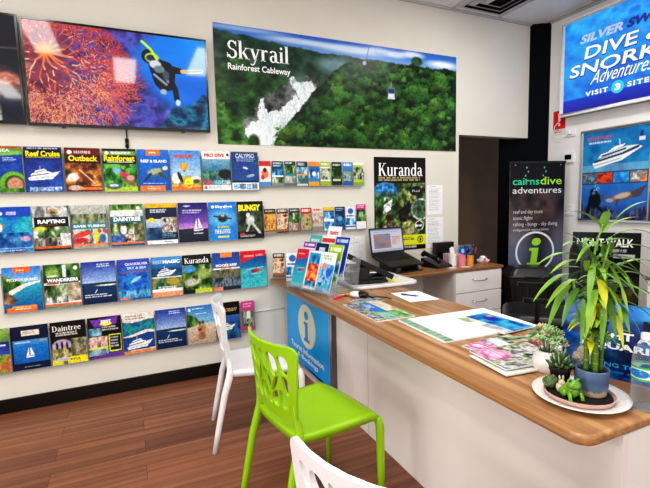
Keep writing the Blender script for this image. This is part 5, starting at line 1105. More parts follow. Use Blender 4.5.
def lf(k):
    a = Art(34, 62)
    if k == 'heli': a.grad('2a4aa0', '1a80b4', .1, .45).grad('2a98b8', '3ac0c4', .45, 1).poly([(0, 0), (1, 0), (1, .2), (0, .3)], 'd8222c'); a.bars(.14, .1, .8, .15, 1, 'f4e0e0', 4, .8); heli(a, .55, .56, .7, 'c8304a')
    if k == 'coral': a.rect(0, 0, 1, 1, 'f0f0f0').noise(.08, .05, .92, .95, ['8a1a10', 'd83a1a', 'f0803a', 'f8c080'], 6, 12, 402).grad('1a70b8', '2aa0d0', .05, .34, .08, .92).noise(.08, .05, .92, .34, ['10408a', '3ab0d8', 'd8ecf0'], 5, 6, 403).noise(.08, .8, .92, .95, ['1a3a6a', '3a90b8', '90c8d8'], 6, 4, 404)
    if k == 'shells': a.rect(0, 0, 1, 1, 'e8f0f0').bars(.12, .08, .88, .2, 2, '8ab060', 3, .7).noise(0, .3, 1, .78, ['1a60b0', '3aa0e0', 'b8e0f0', '2a50a8'], 5, 7, 406).ell(.3, .36, .16, .09, 'e88a6a', .3).ell(.68, .5, .2, .1, '2a60c0', .3).noise(0, .78, 1, 1, ['1a3a5a', '2a9ab8', 'b8d8e0'], 5, 4, 407)
    if k == 'purple': a.rect(0, 0, 1, 1, 'e8e4ec').rect(0, 0, 1, .16, '8a2a9a').rect(0, .2, 1, .36, 'b83a8a').bars(.1, .04, .9, .12, 1, 'ffffff', 2, .9)
    if k == 'navy': a.rect(0, 0, 1, 1, '142a5a').rect(.3, .1, .75, .3, 'c8d0e0').bars(.1, .4, .9, .5, 2, 'a8b8d8', 2)
    if k == 'lime': a.grad('a8cc30', '70a028').bars(.1, .08, .9, .18, 1, 'f4f8e0', 2, .9).noise(0, .4, 1, .8, BLUEPH, 4, 5, 409)
    if k == 'teal': a.grad('4ab0a8', '80c8c0').bars(.15, .1, .8, .2, 1, 'e8f8f4', 2, .9)
    if k == 'redhead': a.rect(0, 0, 1, 1, 'f0eeee').rect(0, .06, 1, .18, 'd83a34').bars(.1, .24, .9, .3, 1, '6a6a70', 3)
    if k == 'royal': a.grad('1a3aa8', '1a60c0').ell(.5, .3, .3, .1, '70a8e0', .5).bars(.1, .06, .9, .14, 1, 'e0ecf8', 2, .9)
    if k == 'mantra': a.rect(0, 0, 1, 1, 'f2f2f2').text('mantra', .16, .12, .84, .24, 'c82a34', .03, .2)
    if k == 'white': a.rect(0, 0, 1, 1, 'eceff0').bars(.1, .1, .8, .4, 6, 'c0c8cc', 5, .4)
    return a
LEAF = [(0, 0, 'heli', 'red and turquoise helicopter leaflet in the front tier of the rack'), (1, 0, 'coral', 'white bordered red coral leaflet in the middle of the rack front'), (2, 0, 'shells', 'white and blue reef leaflet at the right of the rack front'),
        (0, 1, 'purple', 'purple headed leaflet in the rack, second tier'), (1, 1, 'navy', 'navy leaflet with pale square in the rack, second tier'), (2, 1, 'lime', 'lime green leaflet in the rack behind the reef leaflet'),
        (0, 2, 'teal', 'plain teal leaflet in the rack, third tier'), (1, 2, 'redhead', 'white leaflet with a red band in the rack, third tier'), (2, 2, 'royal', 'royal blue leaflet at the back right of the rack'),
        (1, 3, 'mantra', 'white card with a red word, topmost in the rack')]
Mr = Matrix.Translation(rk_o) @ Matrix.Rotation(rk_a, 4, 'Z')
for cx, tr, k, lab in LEAF:
    p = Mr @ Vector((-.172 + .154 * cx, .006 + .062 * tr, .022 + .048 * tr + (.035 if tr == 3 else 0)))
    o = printed('leaflet', lf(k), .147, .278 if tr < 3 else .262, .006, PAPER, loc=p); o.rotation_euler = (Matrix.Rotation(rk_a, 4, 'Z') @ Matrix.Rotation(-.3, 4, 'X')).to_euler(); tag(o, lab, 'leaflet', 'leaflets in the counter rack')
# small holder of slim leaflets at the very end of the counter
for i, (x, y, c, lab) in enumerate(((1.115, -.075, 'brown_kids', 'slim brown leaflet standing at the wall end of the counter'), (1.235, -.11, 'stone_walk', 'slim grey forest leaflet standing second at the counter wall end'), (1.195, -.21, 'dark_green', 'slim dark leaflet standing third at the counter wall end'), (1.155, -.30, 'white_badge', 'slim white leaflet standing nearest the tiered rack'))):
    o = printed('leaflet', cover_slim(c), .1, .2 if i < 3 else .225, .012, PAPER, loc=(x, y, ZT + .0125), rot=(-.1, 0, math.radians(-28))); tag(o, lab, 'leaflet', 'slim leaflets standing on the counter end')
    h = thing('leaflet_holder', 'clear acrylic holder of the ' + lab.split(' standing')[0] + ' on the counter', 'leaflet holder', (x, y, ZT), math.radians(-28), 'clear holders at the counter end')
    MB().box((-.053, -.018, 0), (.053, .036, .006)).box((-.053, -.018, .006), (.053, -.015, .03)).build('foot_tray', RACK, h); MB().box((-.053, .034, .006), (.053, .037, .15), Matrix.Rotation(0, 4, 'X')).build('back_plate', RACK, h)

# ------------------------------------------------------------------ things on the back desk
t = thing('laptop', 'open dark laptop on a raised stand on the back desk', 'laptop', (2.175, -.27, ZT + .095), math.radians(8)); t.scale = (1.14, 1.06, 1.05)
LAP = mat('laptop dark grey', (.05, .052, .06), .4, var=.1); KEY = mat('laptop keys', (.025, .026, .03), .5)
Bt = Matrix.Rotation(math.radians(17), 4, 'X')
MB().box((-.175, -.125, -.009), (.175, .125, .009), Bt).build('base', LAP, t, bevel=.003)
km = MB()
for r in range(5):
    for c in range(13): km.box((-.152 + c * .0235, -.01 + r * .022, .009), (-.132 + c * .0235, .008 + r * .022, .0112), Bt)
km.build('keyboard', KEY, t)
MB().box((-.05, -.105, .009), (.05, -.035, .0098), Bt).build('touchpad', mat('touchpad', (.1, .1, .11), .3), t)
sc = Art(70, 46, 'c8ccdc'); sc.rect(0, .9, 1, 1, 'a8acc0').rect(.08, .22, .62, .86, '5a6a8a').noise(.08, .22, .62, .86, ['3a4a7a', '8a90a0', 'b07a70', '6a7a9a'], 3, 3, 501).rect(.64, .3, .96, .8, 'e0d0d0').noise(.66, .34, .94, .74, ['8a8aa0', 'c8a8a0', 'e0e0e8'], 4, 4, 502).rect(0, 0, 1, .06, '8088a0').bars(.1, .1, .9, .17, 1, '9aa0b8', 2)
Ls = Matrix.Translation((0, .122, .044)) @ Matrix.Rotation(math.radians(-9), 4, 'X')
lid = MB().box((-.175, -.003, 0), (.175, .004, .232), Ls).build('lid', LAP, t, bevel=.002)
V = printed('display', sc, .326, .196, 0, print_mat('laptop screen', .3, .95), lid, Ls @ Vector((0, -.0036, .023)), (math.radians(-9), 0, 0))
t = thing('laptop_stand', 'black folding riser under the laptop on the back desk', 'laptop stand', (2.175, -.27, ZT), math.radians(8))
MB().box((-.17, -.14, 0), (.17, .1, .012)).build('base', BLACK_PL, t, bevel=.003)
for s in (-.13, .13): MB().prism([(-.13, .012), (.09, .012), (.09, .107), (-.10, .049)], s - .012, s + .012, Matrix(((0, 0, 1, 0), (1, 0, 0, 0), (0, 1, 0, 0), (0, 0, 0, 1)))).build('support_arm', BLACK_PL, t)
# desk phone
t = thing('desk_phone', 'black desk phone with curved handset beside the laptop', 'phone', (2.60, -.27, ZT), math.radians(10))
MB().add([(-.1, -.11, 0), (.1, -.11, 0), (.1, .1, 0), (-.1, .1, 0), (-.1, -.11, .02), (.1, -.11, .02), (.1, .1, .085), (-.1, .1, .085)], [(0, 3, 2, 1), (4, 5, 6, 7), (0, 1, 5, 4), (1, 2, 6, 5), (2, 3, 7, 6), (3, 0, 4, 7)]).build('body', mat('phone charcoal', (.06, .065, .075), .4), t, bevel=.006)
MB().tube([(-.068, -.105, .055), (-.068, -.085, .082), (-.068, 0, .105), (-.068, .085, .128), (-.068, .105, .105)], [.022, .026, .018, .026, .022], 10).build('handset', BLACK_GL, t, smooth=True)
sl = (.085 - .02) / .21
km = MB()
for r in range(4):
    for c in range(3):
        x = -.01 + c * .03; y = -.08 + r * .024; z = .02 + (y + .11) * sl
        km.box((x, y, z - .001), (x + .022, y + .016, z + .006))
km.build('keypad', mat('phone keys', (.3, .31, .33), .5), t)
z = .02 + (.06 + .11) * sl
MB().add([(-.02, .03, .0645), (.085, .03, .0645), (.085, .085, .0815), (-.02, .085, .0815)], [(0, 1, 2, 3)]).build('display', mat('phone display', (.45, .5, .52), .2), t)
def cup(x, y, r, h, c, nm, label):
    t = thing('desk_cup', label, 'cup', (x, y, ZT), 0, 'cups on the back desk')
    MB().lathe([(r * .9, 0), (r, .004), (r, h), (r - .004, h), (r - .004, .006)], 20).build('cup_body', mat('cup ' + nm, c, .45), t, smooth=False)
    return t
t = cup(2.745, -.33, .036, .115, (.9, .9, .89), 'white', 'white round tissue tub on the back desk'); MB().ball((0, 0, .12), (.022, .02, .03), 9, 6, None, .25, 3).build('tissue', mat('tissue white', (.92, .92, .92), .8), t)
cup(2.822, -.37, .034, .105, (.87, .52, .55), 'pink', 'pink cup between white tub and orange cup')
cup(2.888, -.41, .03, .1, (.88, .58, .24), 'orange', 'orange cup at the right of the pink cup')
t = thing('tissue_box', 'small tissue box with a white tissue behind the pink cup', 'tissue box', (2.85, -.20, ZT), .1)
MB().box((-.06, -.06, 0), (.06, .06, .10)).build('box', mat('tissue box rose', (.8, .66, .66), .6), t, bevel=.003); MB().ball((0, 0, .125), (.03, .02, .035), 9, 6, None, .3, 8).build('tissue', mat('tissue white', (.92, .92, .92), .8), t)
t = thing('desk_monitor_box', 'black upright display box against the back wall, behind the cups', 'display box', (2.86, -.06, ZT), 0)
t.name = 'display_box'
MB().box((-.11, -.03, .012), (.11, .03, .20)).build('case', BLACK_PL, t, bevel=.003); MB().box((-.08, -.045, 0), (.08, .045, .012)).build('base', BLACK_PL, t)
a = Art(40, 34, '1c2a3a'); a.noise(0, 0, 1, 1, ['101820', '3a4a5a', '8a98a0', '203040'], 8, 7, 511).ell(.25, .4, .22, .3, '1a5ac8', .2).ell(.25, .36, .1, .14, 'a8d0f0', .3)
o = printed('display_card', a, .215, .17, .004, PAPER, loc=(3.075, -.17, ZT), rot=(-.12, 0, .08)); tag(o, 'dark display card with a blue round picture on the back desk', 'card')
t = thing('pen_cup', 'dark pen pot with pens beside the orange cup', 'pen pot', (3.00, -.33, ZT)); MB().lathe([(.026, 0), (.03, .004), (.034, .1), (.031, .1), (.026, .006)], 16).build('pot', mat('pot slate', (.16, .17, .18), .4), t)
for k, (dx, dy, c) in enumerate(((.01, .01, (.1, .1, .12)), (-.012, .0, (.15, .25, .6)), (.005, -.012, (.7, .15, .12)))): MB().tube([(dx * .5, dy * .5, .008), (dx * 2.2, dy * 2.2, .165)], .0042, 8).build('pen', mat('pen %d' % k, c, .4), t, smooth=True)
o = MB().tube([(3.06, -.42, ZT), (3.06, -.42, ZT + .03), (3.06, -.42, ZT + .06)], [.014, .014, .01], 12).build('glue_stick', mat('glue orange', (.86, .42, .26), .4), smooth=True); tag(o, 'small orange glue stick beside the white dish', 'glue stick')
t = thing('dish', 'white shallow dish with crumpled tissue at the desk end', 'dish', (3.12, -.33, ZT)); MB().lathe([(.04, 0), (.045, .003), (.068, .032), (.064, .033), (.04, .008)], 24).build('bowl', WHITE_PL, t, smooth=True); MB().ball((0, 0, .04), (.04, .04, .028), 10, 7, None, .22, 5).build('tissue', mat('tissue white', (.92, .92, .92), .8), t)
for k, (x, y, rz) in enumerate(((2.68, -.44, .3), (2.80, -.46, -.2))):
    o = printed('note_slip', Art(10, 8, 'e4e6ea').bars(.1, .2, .9, .8, 3, 'b8bcc8', k), .09, .06, .0006, PAPERM, loc=(x, y, ZT + .001), rot=(-PI / 2, 0, rz)); tag(o, ('white note slip in front of the phone', 'white note slip in front of the pink cup')[k], 'paper')

# ------------------------------------------------------------------ office chair and stands behind the counter
LEATH = mat('black office leather', (.022, .022, .026), .38, var=.15, scale=60, bump=.05)
t = thing('office_chair', 'black padded office chair behind the counter', 'chair', (2.735, -1.30, 0), math.radians(45))
loft([rring(.40, .40, .1, .455), rring(.50, .50, .12, .47), rring(.53, .53, .12, .52), rring(.50, .50, .12, .56), rring(.40, .40, .1, .572)]).build('seat', LEATH, t, smooth=True, subsurf=1)
B2 = []
for off, s in ((-.20, .88), (-.21, .97), (-.24, 1), (-.28, .97), (-.295, .86)):
    B2.append([(x, off, z) for x, z in rrect(.40 * s, .44 * s, .11 * s, cy=.83)])
loft(B2).build('backrest', LEATH, t, smooth=True, subsurf=1)
MB().box((-.04, -.31, .42), (.04, -.28, .75)).box((-.04, -.3, .42), (.04, 0, .44)).build('back_support', BLACK_PL, t)
MB().tube([(0, 0, .08), (0, 0, .455)], .03, 12).build('gas_lift', BLACK_PL, t, smooth=True)
for k in range(5):
    an = 2 * PI * k / 5 + .3
    lg = MB().tube([(0, 0, .1), (.28 * math.cos(an), .28 * math.sin(an), .075)], [.03, .018], 8).build('leg', BLACK_PL, t, smooth=True)
    MB().ball((.28 * math.cos(an), .28 * math.sin(an), .03), (.03, .03, .03), 10, 6).build('castor', BLACK_PL, lg, smooth=True)
for s in (-1, 1): MB().tube([(s * .25, .05, .5), (s * .30, .05, .58), (s * .30, .05, .68)], .014, 8).box((s * .30 - .03, -.12, .68), (s * .30 + .03, .14, .705)).build('armrest', BLACK_PL, t)
# night walk poster on a floor stand
a = Art(60, 84, '0c0e10'); a.text('NIGHT WALK', .07, .075, .90, .175, 'e8ecec', .03).bars(.5, .2, .9, .24, 1, 'c8ccd0', 3, .9).rect(.62, .26, .92, .31, 'b8bcc0').noise(0, .5, 1, 1, ['0a0c0c', '1c2418', '4a3a28', '2a3a20', '7a4a30'], 7, 7, 521, mask=np.clip((a.v - .5) * 5, 0, 1)).ell(.7, .8, .12, .05, '8a3a2a', .4).ell(.5, .88, .16, .06, '5a6a3a', .5)
t = thing('poster_stand', 'black night walk poster on a floor stand behind the bamboo plant', 'poster stand', (3.53, -1.255, 0), math.atan2(-.356, .2))
printed('poster_board', a, .47, .67, .012, POSTER, t, (0, 0, .42), back='101010')
MB().tube([(0, .03, .03), (0, .03, .9)], .014, 10).build('pole', BLACK_PL, t, smooth=True); MB().lathe([(.15, 0), (.15, .012), (.04, .03)], 24, Matrix.Translation((0, .03, 0))).build('base', BLACK_PL, t)
# low white cabinet and black printer at the right
t = thing('side_cabinet', 'white side cabinet against the right wall, behind the plant', 'cabinet', (3.86, -2.0, 0), 0)
MB().box((-.36, -.42, 0), (.36, .40, .755)).build('carcass', LAMW, t); MB().box((-.375, -.43, .756), (.365, .41, .78)).build('top', TEAK, t, bevel=.004)
for y0 in (-.415, -.01): dr = MB().box((-.378, y0, .03), (-.361, y0 + .40, .745)).build('door', LAMW, t, bevel=.002); MB().tube([(-.378, y0 + .2, .62), (-.4, y0 + .2, .62), (-.4, y0 + .2, .52), (-.378, y0 + .2, .52)], .005, 8).build('handle', CHROME, dr, smooth=True)
t = thing('printer', 'black office printer on the white side cabinet', 'printer', (3.83, -1.93, .7805), 0)
MB().box((-.26, -.25, 0), (.2, .25, .12)).build('body', BLACK_PL, t, bevel=.01); MB().box((-.24, -.23, .121), (.19, .23, .145)).build('lid', mat('printer lid', (.06, .062, .07), .35), t, bevel=.006); MB().box((-.32, -.14, .03), (-.261, .14, .04)).build('paper_tray', BLACK_PL, t)

# ------------------------------------------------------------------ plants on the plate
CER = mat('white glazed ceramic', (.88, .875, .85), .3, var=.03, scale=12, coat=.2)
o = MB().lathe([(.07, 0), (.085, .002), (.12, .011), (.136, .018), (.137, .0215), (.12, .0155), (.085, .0075), (.0, .006)], 48, None, False).build('serving_plate', CER, loc=(1.262, -2.638, ZT), smooth=True); tag(o, 'round white plate under the small planted pots', 'plate')
SX = .097; pl = (1.252, -2.642, ZT + .0095)
TERR = mat('pale pink clay', (.82, .66, .62), .5, var=.05, scale=20)
def obl(r, z, n=40, ra=.94): return [(r * math.cos(2 * PI * k / n), r * ra * math.sin(2 * PI * k / n), z) for k in range(n)]
t = thing('planter_tray', 'shallow oval pink clay tray on the white plate', 'tray', pl, math.radians(-58))
loft([obl(.082, 0), obl(.095, .004), obl(.101, .018), obl(.098, .018), obl(.094, .011), obl(.088, .009)]).build('tray', TERR, t)
SOIL = mat('dark potting soil', (.07, .05, .04), .9, var=.4, scale=90, bump=.5)
loft([obl(.092, .0115), obl(.09, .0145), obl(.05, .0155)]).build('soil', SOIL, t)
ZP = pl[2] + .0158
# blue pot with lucky bamboo
BLUEC = bpy.data.materials.new('blue grey glaze over clay'); BLUEC.use_nodes = True
nt = BLUEC.node_tree; b = nt.nodes['Principled BSDF']; b.inputs['Roughness'].default_value = .3
tc = nt.nodes.new('ShaderNodeTexCoord'); sp = nt.nodes.new('ShaderNodeSeparateXYZ'); nz = nt.nodes.new('ShaderNodeTexNoise'); nz.inputs['Scale'].default_value = 38; nz.inputs['Detail'].default_value = 4
ma = nt.nodes.new('ShaderNodeMath'); ma.operation = 'MULTIPLY_ADD'; ma.inputs[1].default_value = .035
rp = nt.nodes.new('ShaderNodeValToRGB'); rp.color_ramp.interpolation = 'LINEAR'
for i, (p, c) in enumerate(((0., (.80, .70, .58)), (.26, (.78, .68, .58)), (.34, (.34, .41, .52)), (.6, (.27, .35, .48)), (1., (.36, .44, .56)))):
    e = rp.color_ramp.elements[i] if i < 2 else rp.color_ramp.elements.new(p)
    e.position = p; e.color = (*L3(c), 1)
mr = nt.nodes.new('ShaderNodeMapRange'); mr.inputs['From Min'].default_value = 0.01; mr.inputs['From Max'].default_value = .105
nt.links.new(tc.outputs['Object'], nz.inputs['Vector']); nt.links.new(tc.outputs['Object'], sp.inputs[0]); nt.links.new(nz.outputs['Fac'], ma.inputs[0]); nt.links.new(sp.outputs['Z'], ma.inputs[2]); nt.links.new(ma.outputs[0], mr.inputs['Value']); nt.links.new(mr.outputs[0], rp.inputs['Fac']); nt.links.new(rp.outputs['Color'], b.inputs['Base Color'])
BX, BY = 1.276, -2.666
t = thing('lucky_bamboo', 'lucky bamboo with long green leaves in a blue grey pot', 'potted plant', (BX, BY, ZP))
MB().lathe([(.035, 0), (.040, .004), (.0445, .03), (.046, .080), (.045, .084), (.0415, .080), (.041, .07)], 32, None, False).lathe([(.0, .0005), (.035, 0)], 32, None, False).build('pot', BLUEC, t, smooth=True)
MB().lathe([(.042, .070), (.03, .074), (.0, .076)], 24, None, False).build('soil', SOIL, t)
STALK = mat('bamboo stalk green', (.33, .47, .10), .4, var=.2, scale=40); NODE = mat('bamboo node pale', (.55, .6, .3), .5)
LG = [mat('leaf green', (.42, .60, .17), .4, var=.14, scale=25), mat('leaf deep green', (.29, .47, .12), .4, var=.14, scale=25), mat('leaf fresh green', (.52, .68, .22), .4, var=.12, scale=25), mat('leaf yellow', (.82, .82, .16), .45, var=.1, scale=25)]
def stalk(x, y, r, h, lean):
    n = max(4, int(h / .035)); P = []; Rr = []
    for k in range(n * 3 + 1):
        q = k / (n * 3); P.append((x + lean[0] * q * q, y + lean[1] * q * q, .07 + h * q)); Rr.append(r * (1.08 if k % 3 == 0 else .97) * (1 - .25 * q))
    s = MB().tube(P, Rr, 10).build('stalk', STALK, t, smooth=True)
    m = MB()
    for k in range(3, n * 3, 3): m.tube([(P[k][0], P[k][1], P[k][2] - .0015), (P[k][0], P[k][1], P[k][2] + .0015)], Rr[k] * 1.06, 10)
    m.build('node_ring', NODE, s, smooth=True)
    return P
stalk(-.012, .012, .0085, .155, (-.01, .0)); stalk(.010, .002, .0095, .17, (.006, 0)); stalk(-.004, -.012, .0085, .13, (-.004, 0)); stalk(.022, -.01, .006, .16, (.012, -.01))
# shoots: image-side offsets (right, up, towards the camera) from the pot's middle at the soil; the plant's own right/forward axes
PR = Vector((.91, -.414, 0)); PF = Vector((-.414, -.91, 0))
def pp(a, u, f=0.): return Vector((0, 0, .070)) + PR * a * 1.06 + PF * f + Vector((0, 0, u * 1.04))
SHOOT = [[(-.01, .15, .0), (-.02, .25, .0), (-.006, .36, .0), (.012, .44, 0)], [(.0, .15, 0), (.0, .26, .01), (.02, .36, .015), (.03, .405, .015)], [(.012, .15, 0), (.03, .24, .0), (.03, .34, 0)], [(-.02, .13, .0), (-.06, .2, .01), (-.075, .28, .02)], [(.02, .14, 0), (.055, .2, .0), (.065, .29, -.02)], [(-.01, .14, .01), (-.03, .22, .03), (-.04, .30, .03)]]
for S in SHOOT: MB().tube([pp(*q) for q in S], [.0055 - .0012 * k for k in range(len(S))], 8).build('shoot', LG[2], t, smooth=True)
def leaf(m, base, mid, tip, w, M=None):
    """lance-shaped leaf along a bent midrib, slightly folded"""
    n = 9; vs = []; fs = []
    prev = None
    for k in range(n + 1):
        q = k / n; p = base * (1 - q) ** 2 + mid * 2 * q * (1 - q) + tip * q * q
        d = ((mid - base) * 2 * (1 - q) + (tip - mid) * 2 * q).normalized()
        s = d.cross(Vector((0, 0, 1)))
        if s.length < .35: s = d.cross(PF) * -1
        s.normalize()
        if prev is not None and s.dot(prev) < 0: s = -s
        prev = s
        h = s.cross(d).normalized()
        ww = w * (math.sin(PI * (q ** .75)) ** .8 if 0 < q < 1 else 0) + .0008
        vs += [tuple(p - s * ww + h * ww * .3), tuple(p), tuple(p + s * ww + h * ww * .3)]
    for k in range(n):
        a = 3 * k; fs += [(a, a + 1, a + 4, a + 3), (a + 1, a + 2, a + 5, a + 4)]
    return m.add(vs, fs, M)
LV = [  # (base, tip) as (right, up, forward) plus half-width and tint
 ((.012, .43, 0), (-.115, .475, .04), .010, 0), ((.012, .42, 0), (.028, .485, .01), .017, 0), ((-.004, .40, 0), (.095, .46, .03), .012, 2), ((.05, .455, .0), (.150, .498, .02), .009, 0), ((.03, .405, .015), (.132, .405, .05), .010, 2),
 ((-.02, .365, 0), (-.125, .385, .05), .012, 0), ((-.03, .36, 0), (-.08, .415, -.03), .010, 1), ((-.045, .345, .01), (-.19, .335, .05), .012, 0), ((-.045, .335, .01), (-.16, .31, .06), .011, 2), ((-.075, .30, .02), (-.215, .235, .08), .012, 0), ((-.065, .285, .02), (-.175, .215, .07), .012, 2), ((-.08, .27, .02), (-.165, .145, .06), .015, 0), ((-.06, .26, .02), (-.135, .165, .08), .013, 1),
 ((-.012, .285, .03), (-.006, .205, .06), .018, 3), ((-.03, .21, .04), (-.044, .15, .06), .013, 3), ((.03, .30, 0), (.105, .20, .06), .014, 0), ((.065, .31, -.01), (.165, .325, .0), .012, 2), ((.06, .29, -.02), (.175, .255, .02), .011, 0), ((.055, .25, -.01), (.18, .21, .02), .010, 1), ((.05, .22, 0), (.16, .15, .04), .012, 0), ((.035, .37, .01), (.14, .36, .05), .009, 2),
 ((.01, .24, .03), (.02, .12, .07), .014, 1), ((.03, .25, .02), (.065, .13, .06), .014, 0), ((-.02, .26, .04), (-.07, .13, .08), .015, 2), ((.0, .34, .02), (.07, .26, .07), .011, 0), ((-.02, .33, .02), (-.06, .22, .07), .012, 0), ((.02, .34, -.02), (.1, .33, -.09), .011, 1), ((-.03, .31, -.02), (-.12, .26, -.09), .011, 1), ((.0, .3, -.03), (-.03, .24, -.12), .012, 1), ((.05, .27, -.03), (.12, .2, -.1), .011, 1), ((.02, .23, .03), (.09, .13, .07), .012, 2), ((-.04, .24, .02), (-.11, .18, .03), .010, 1), ((.0, .22, .04), (-.02, .09, .07), .013, 0), ((.03, .2, .03), (.055, .085, .05), .012, 3), ((-.01, .38, .01), (-.09, .34, .06), .009, 0), ((.03, .39, 0), (.09, .38, -.05), .009, 1), ((.015, .33, .02), (.05, .2, .07), .012, 2), ((-.05, .23, .03), (-.07, .1, .06), .011, 0), ((.04, .32, .0), (.12, .28, .05), .010, 0), ((.0, .27, .04), (.03, .17, .08), .012, 2)]
tm = [MB() for _ in LG]
rl = random.Random(2)
for k_ in range(46):
    an = rl.uniform(0, 2 * PI); h_ = rl.uniform(.11, .33); r_ = rl.uniform(.035, .075); b0 = (rl.uniform(-.03, .035), h_, rl.uniform(-.02, .03))
    LV.append((b0, (b0[0] + r_ * math.cos(an), h_ + rl.uniform(-.03, .055), b0[2] + .8 * r_ * math.sin(an)), rl.uniform(.007, .011), rl.choice((0, 0, 1, 2, 2))))
for k_ in range(30):
    an = rl.uniform(0, 2 * PI); h_ = rl.uniform(.085, .19); r_ = rl.uniform(.045, .085); b0 = (rl.uniform(-.02, .025), h_, rl.uniform(-.01, .03))
    LV.append((b0, (b0[0] + r_ * math.cos(an), h_ + rl.uniform(-.045, .05), b0[2] + .8 * r_ * math.sin(an)), rl.uniform(.008, .012), rl.choice((0, 0, 1, 1, 2, 3))))
for k_ in range(30):
    an = rl.uniform(0, 2 * PI); h_ = rl.uniform(.19, .40); r_ = rl.uniform(.05, .13); b0 = (rl.uniform(-.03, .04), h_, rl.uniform(-.02, .03))
    LV.append((b0, (b0[0] + r_ * math.cos(an), h_ + rl.uniform(-.11, .03), b0[2] + .8 * r_ * math.sin(an)), rl.uniform(.008, .012), rl.choice((0, 0, 1, 1, 2))))
for b_, t_, w_, c_ in LV:
    B_, T_ = pp(*b_), pp(*t_); mid = (B_ + T_) / 2 + Vector((0, 0, .012 + .22 * (T_ - B_).length * rl.uniform(.5, 1.1)))
    leaf(tm[c_], B_, mid, T_, w_ * .78)
for m, M_, nm in zip(tm, LG, ('foliage', 'foliage', 'foliage', 'yellow_foliage')): m.build(nm, M_, t, smooth=True)

# succulents
def rosette(m, c, n, r, up, w, seed, tiers=3, M=None):
    g = random.Random(seed); c = Vector(c)
    for k in range(tiers):
        for j in range(n):
            a = 2 * PI * (j + .5 * k) / n + g.uniform(-.15, .15); q = 1 - .28 * k
            d = Vector((math.cos(a), math.sin(a), 0)); tip = c + d * r * q + Vector((0, 0, up * (.45 + .5 * k)))
            m.tube([c + d * .002, c + d * r * q * .5 + Vector((0, 0, up * (.18 + .25 * k))), c + d * r * q * .82 + Vector((0, 0, up * (.36 + .4 * k))), tip], [w * .7, w, w * .75, w * .12], 6, .5)
    return m
t = thing('potted_succulent', 'pale green succulent bush in a white round vase, left of the plate', 'potted plant', (1.366, -2.438, ZT))
MB().lathe([(.03, 0), (.042, .002), (.050, .02), (.0505, .04), (.045, .062), (.033, .074), (.0305, .078), (.028, .074), (.028, .06)], 32, None, False).lathe([(.0, .0005), (.03, 0)], 24, None, False).build('vase', CER, t, smooth=True)
MB().lathe([(.0285, .068), (.0, .072)], 20, None, False).build('soil', SOIL, t)
SU = [mat('succulent sage', (.50, .62, .40), .5, var=.12, scale=40), mat('succulent mint', (.66, .78, .58), .5, var=.1, scale=40), mat('succulent blush', (.78, .72, .58), .5, var=.1, scale=40)]
m0, m1, m2 = MB(), MB(), MB(); g = random.Random(6)
for k in range(34):
    a = g.uniform(0, 2 * PI); r = .055 * math.sqrt(g.random()); z = .105 + .075 * g.random() * (1 - r / .09)
    c = (r * math.cos(a), r * math.sin(a), z)
    rosette((m0, m1, m2)[k % 3 if k % 5 else 0], c, 6, .019, .014, .0045, k, 2)
    (m0, m1, m2)[k % 3 if k % 5 else 0].tube([(c[0] * .3, c[1] * .3, .07), (c[0] * .8, c[1] * .8, z * .8 + .01), c], .0016, 5)
for m, M_ in zip((m0, m1, m2), SU): m.build('leaf_rosettes', M_, t, smooth=True)
t = thing('potted_succulent', 'striped dark green succulent in a square black pot on the tray', 'potted plant', (1.254, -2.575, ZP), .5)
loft([rring(.044, .044, .008, 0), rring(.058, .058, .008, .052), rring(.062, .062, .008, .054), rring(.062, .062, .008, .062), rring(.054, .054, .008, .062), rring(.052, .052, .008, .055)]).build('pot', mat('black nursery pot', (.03, .03, .033), .45), t)
m0, m1 = MB(), MB(); rosette(m0, (0, 0, .054), 8, .046, .042, .0088, 3, 3); rosette(m1, (.0, 0, .057), 7, .036, .046, .006, 9, 3); m0.build('outer_leaves', mat('aloe dark green', (.24, .34, .20), .4, var=.45, scale=160), t, smooth=True); m1.build('inner_leaves', mat('aloe pale green', (.62, .70, .52), .4, var=.4, scale=160), t, smooth=True)
t = thing('cactus', 'furry cream topped cactus between the black pot and bamboo', 'potted plant', (1.333, -2.598, ZP))
MB().lathe([(.02, 0), (.024, .002), (.028, .045), (.025, .045), (.022, .03)], 20).build('pot', mat('black nursery pot', (.03, .03, .033), .45), t)
m = MB(); g = random.Random(9)
for (c, r) in (((0, 0, .062), .025), ((.010, -.010, .085), .021), ((-.012, .01, .083), .02), ((.004, .004, .103), .018)): m.ball(c, r, 16, 10, None, .07, g.randrange(99))
m.build('body', mat('cactus cream', (.72, .66, .60), .8, var=.35, scale=220, bump=.6), t, smooth=False)
t = thing('cactus', 'small round green cactus at the left end of the pink tray', 'cactus', (1.205, -2.578, ZP - .001)); m = MB(); n = 20; rows = 9; vs = []
for j in range(rows + 1):
    an = PI * j / rows
    for k in range(n):
        r = .0215 * math.sin(an) * (1 + .12 * (1 if k % 2 else -1)); vs.append((r * math.cos(2 * PI * k / n), r * math.sin(2 * PI * k / n), .02 - .02 * math.cos(an)))
m.add(vs, [(j * n + k, j * n + (k + 1) % n, (j + 1) * n + (k + 1) % n, (j + 1) * n + k) for j in range(rows) for k in range(n)]); m.build('body', mat('cactus dark green', (.30, .42, .24), .6, var=.3, scale=120), t, smooth=True)
m = MB(); g = random.Random(3)
for _ in range(60):
    an = g.uniform(.3, 1.8); ph = g.uniform(0, 2 * PI); d = Vector((math.sin(an) * math.cos(ph), math.sin(an) * math.sin(ph), math.cos(an))); c = Vector((0, 0, .02)) + d * .021
    m.tube([c, c + d * .006], [.0006, .0002], 4)
m.build('spines', mat('cactus spine', (.85, .8, .65), .6), t)
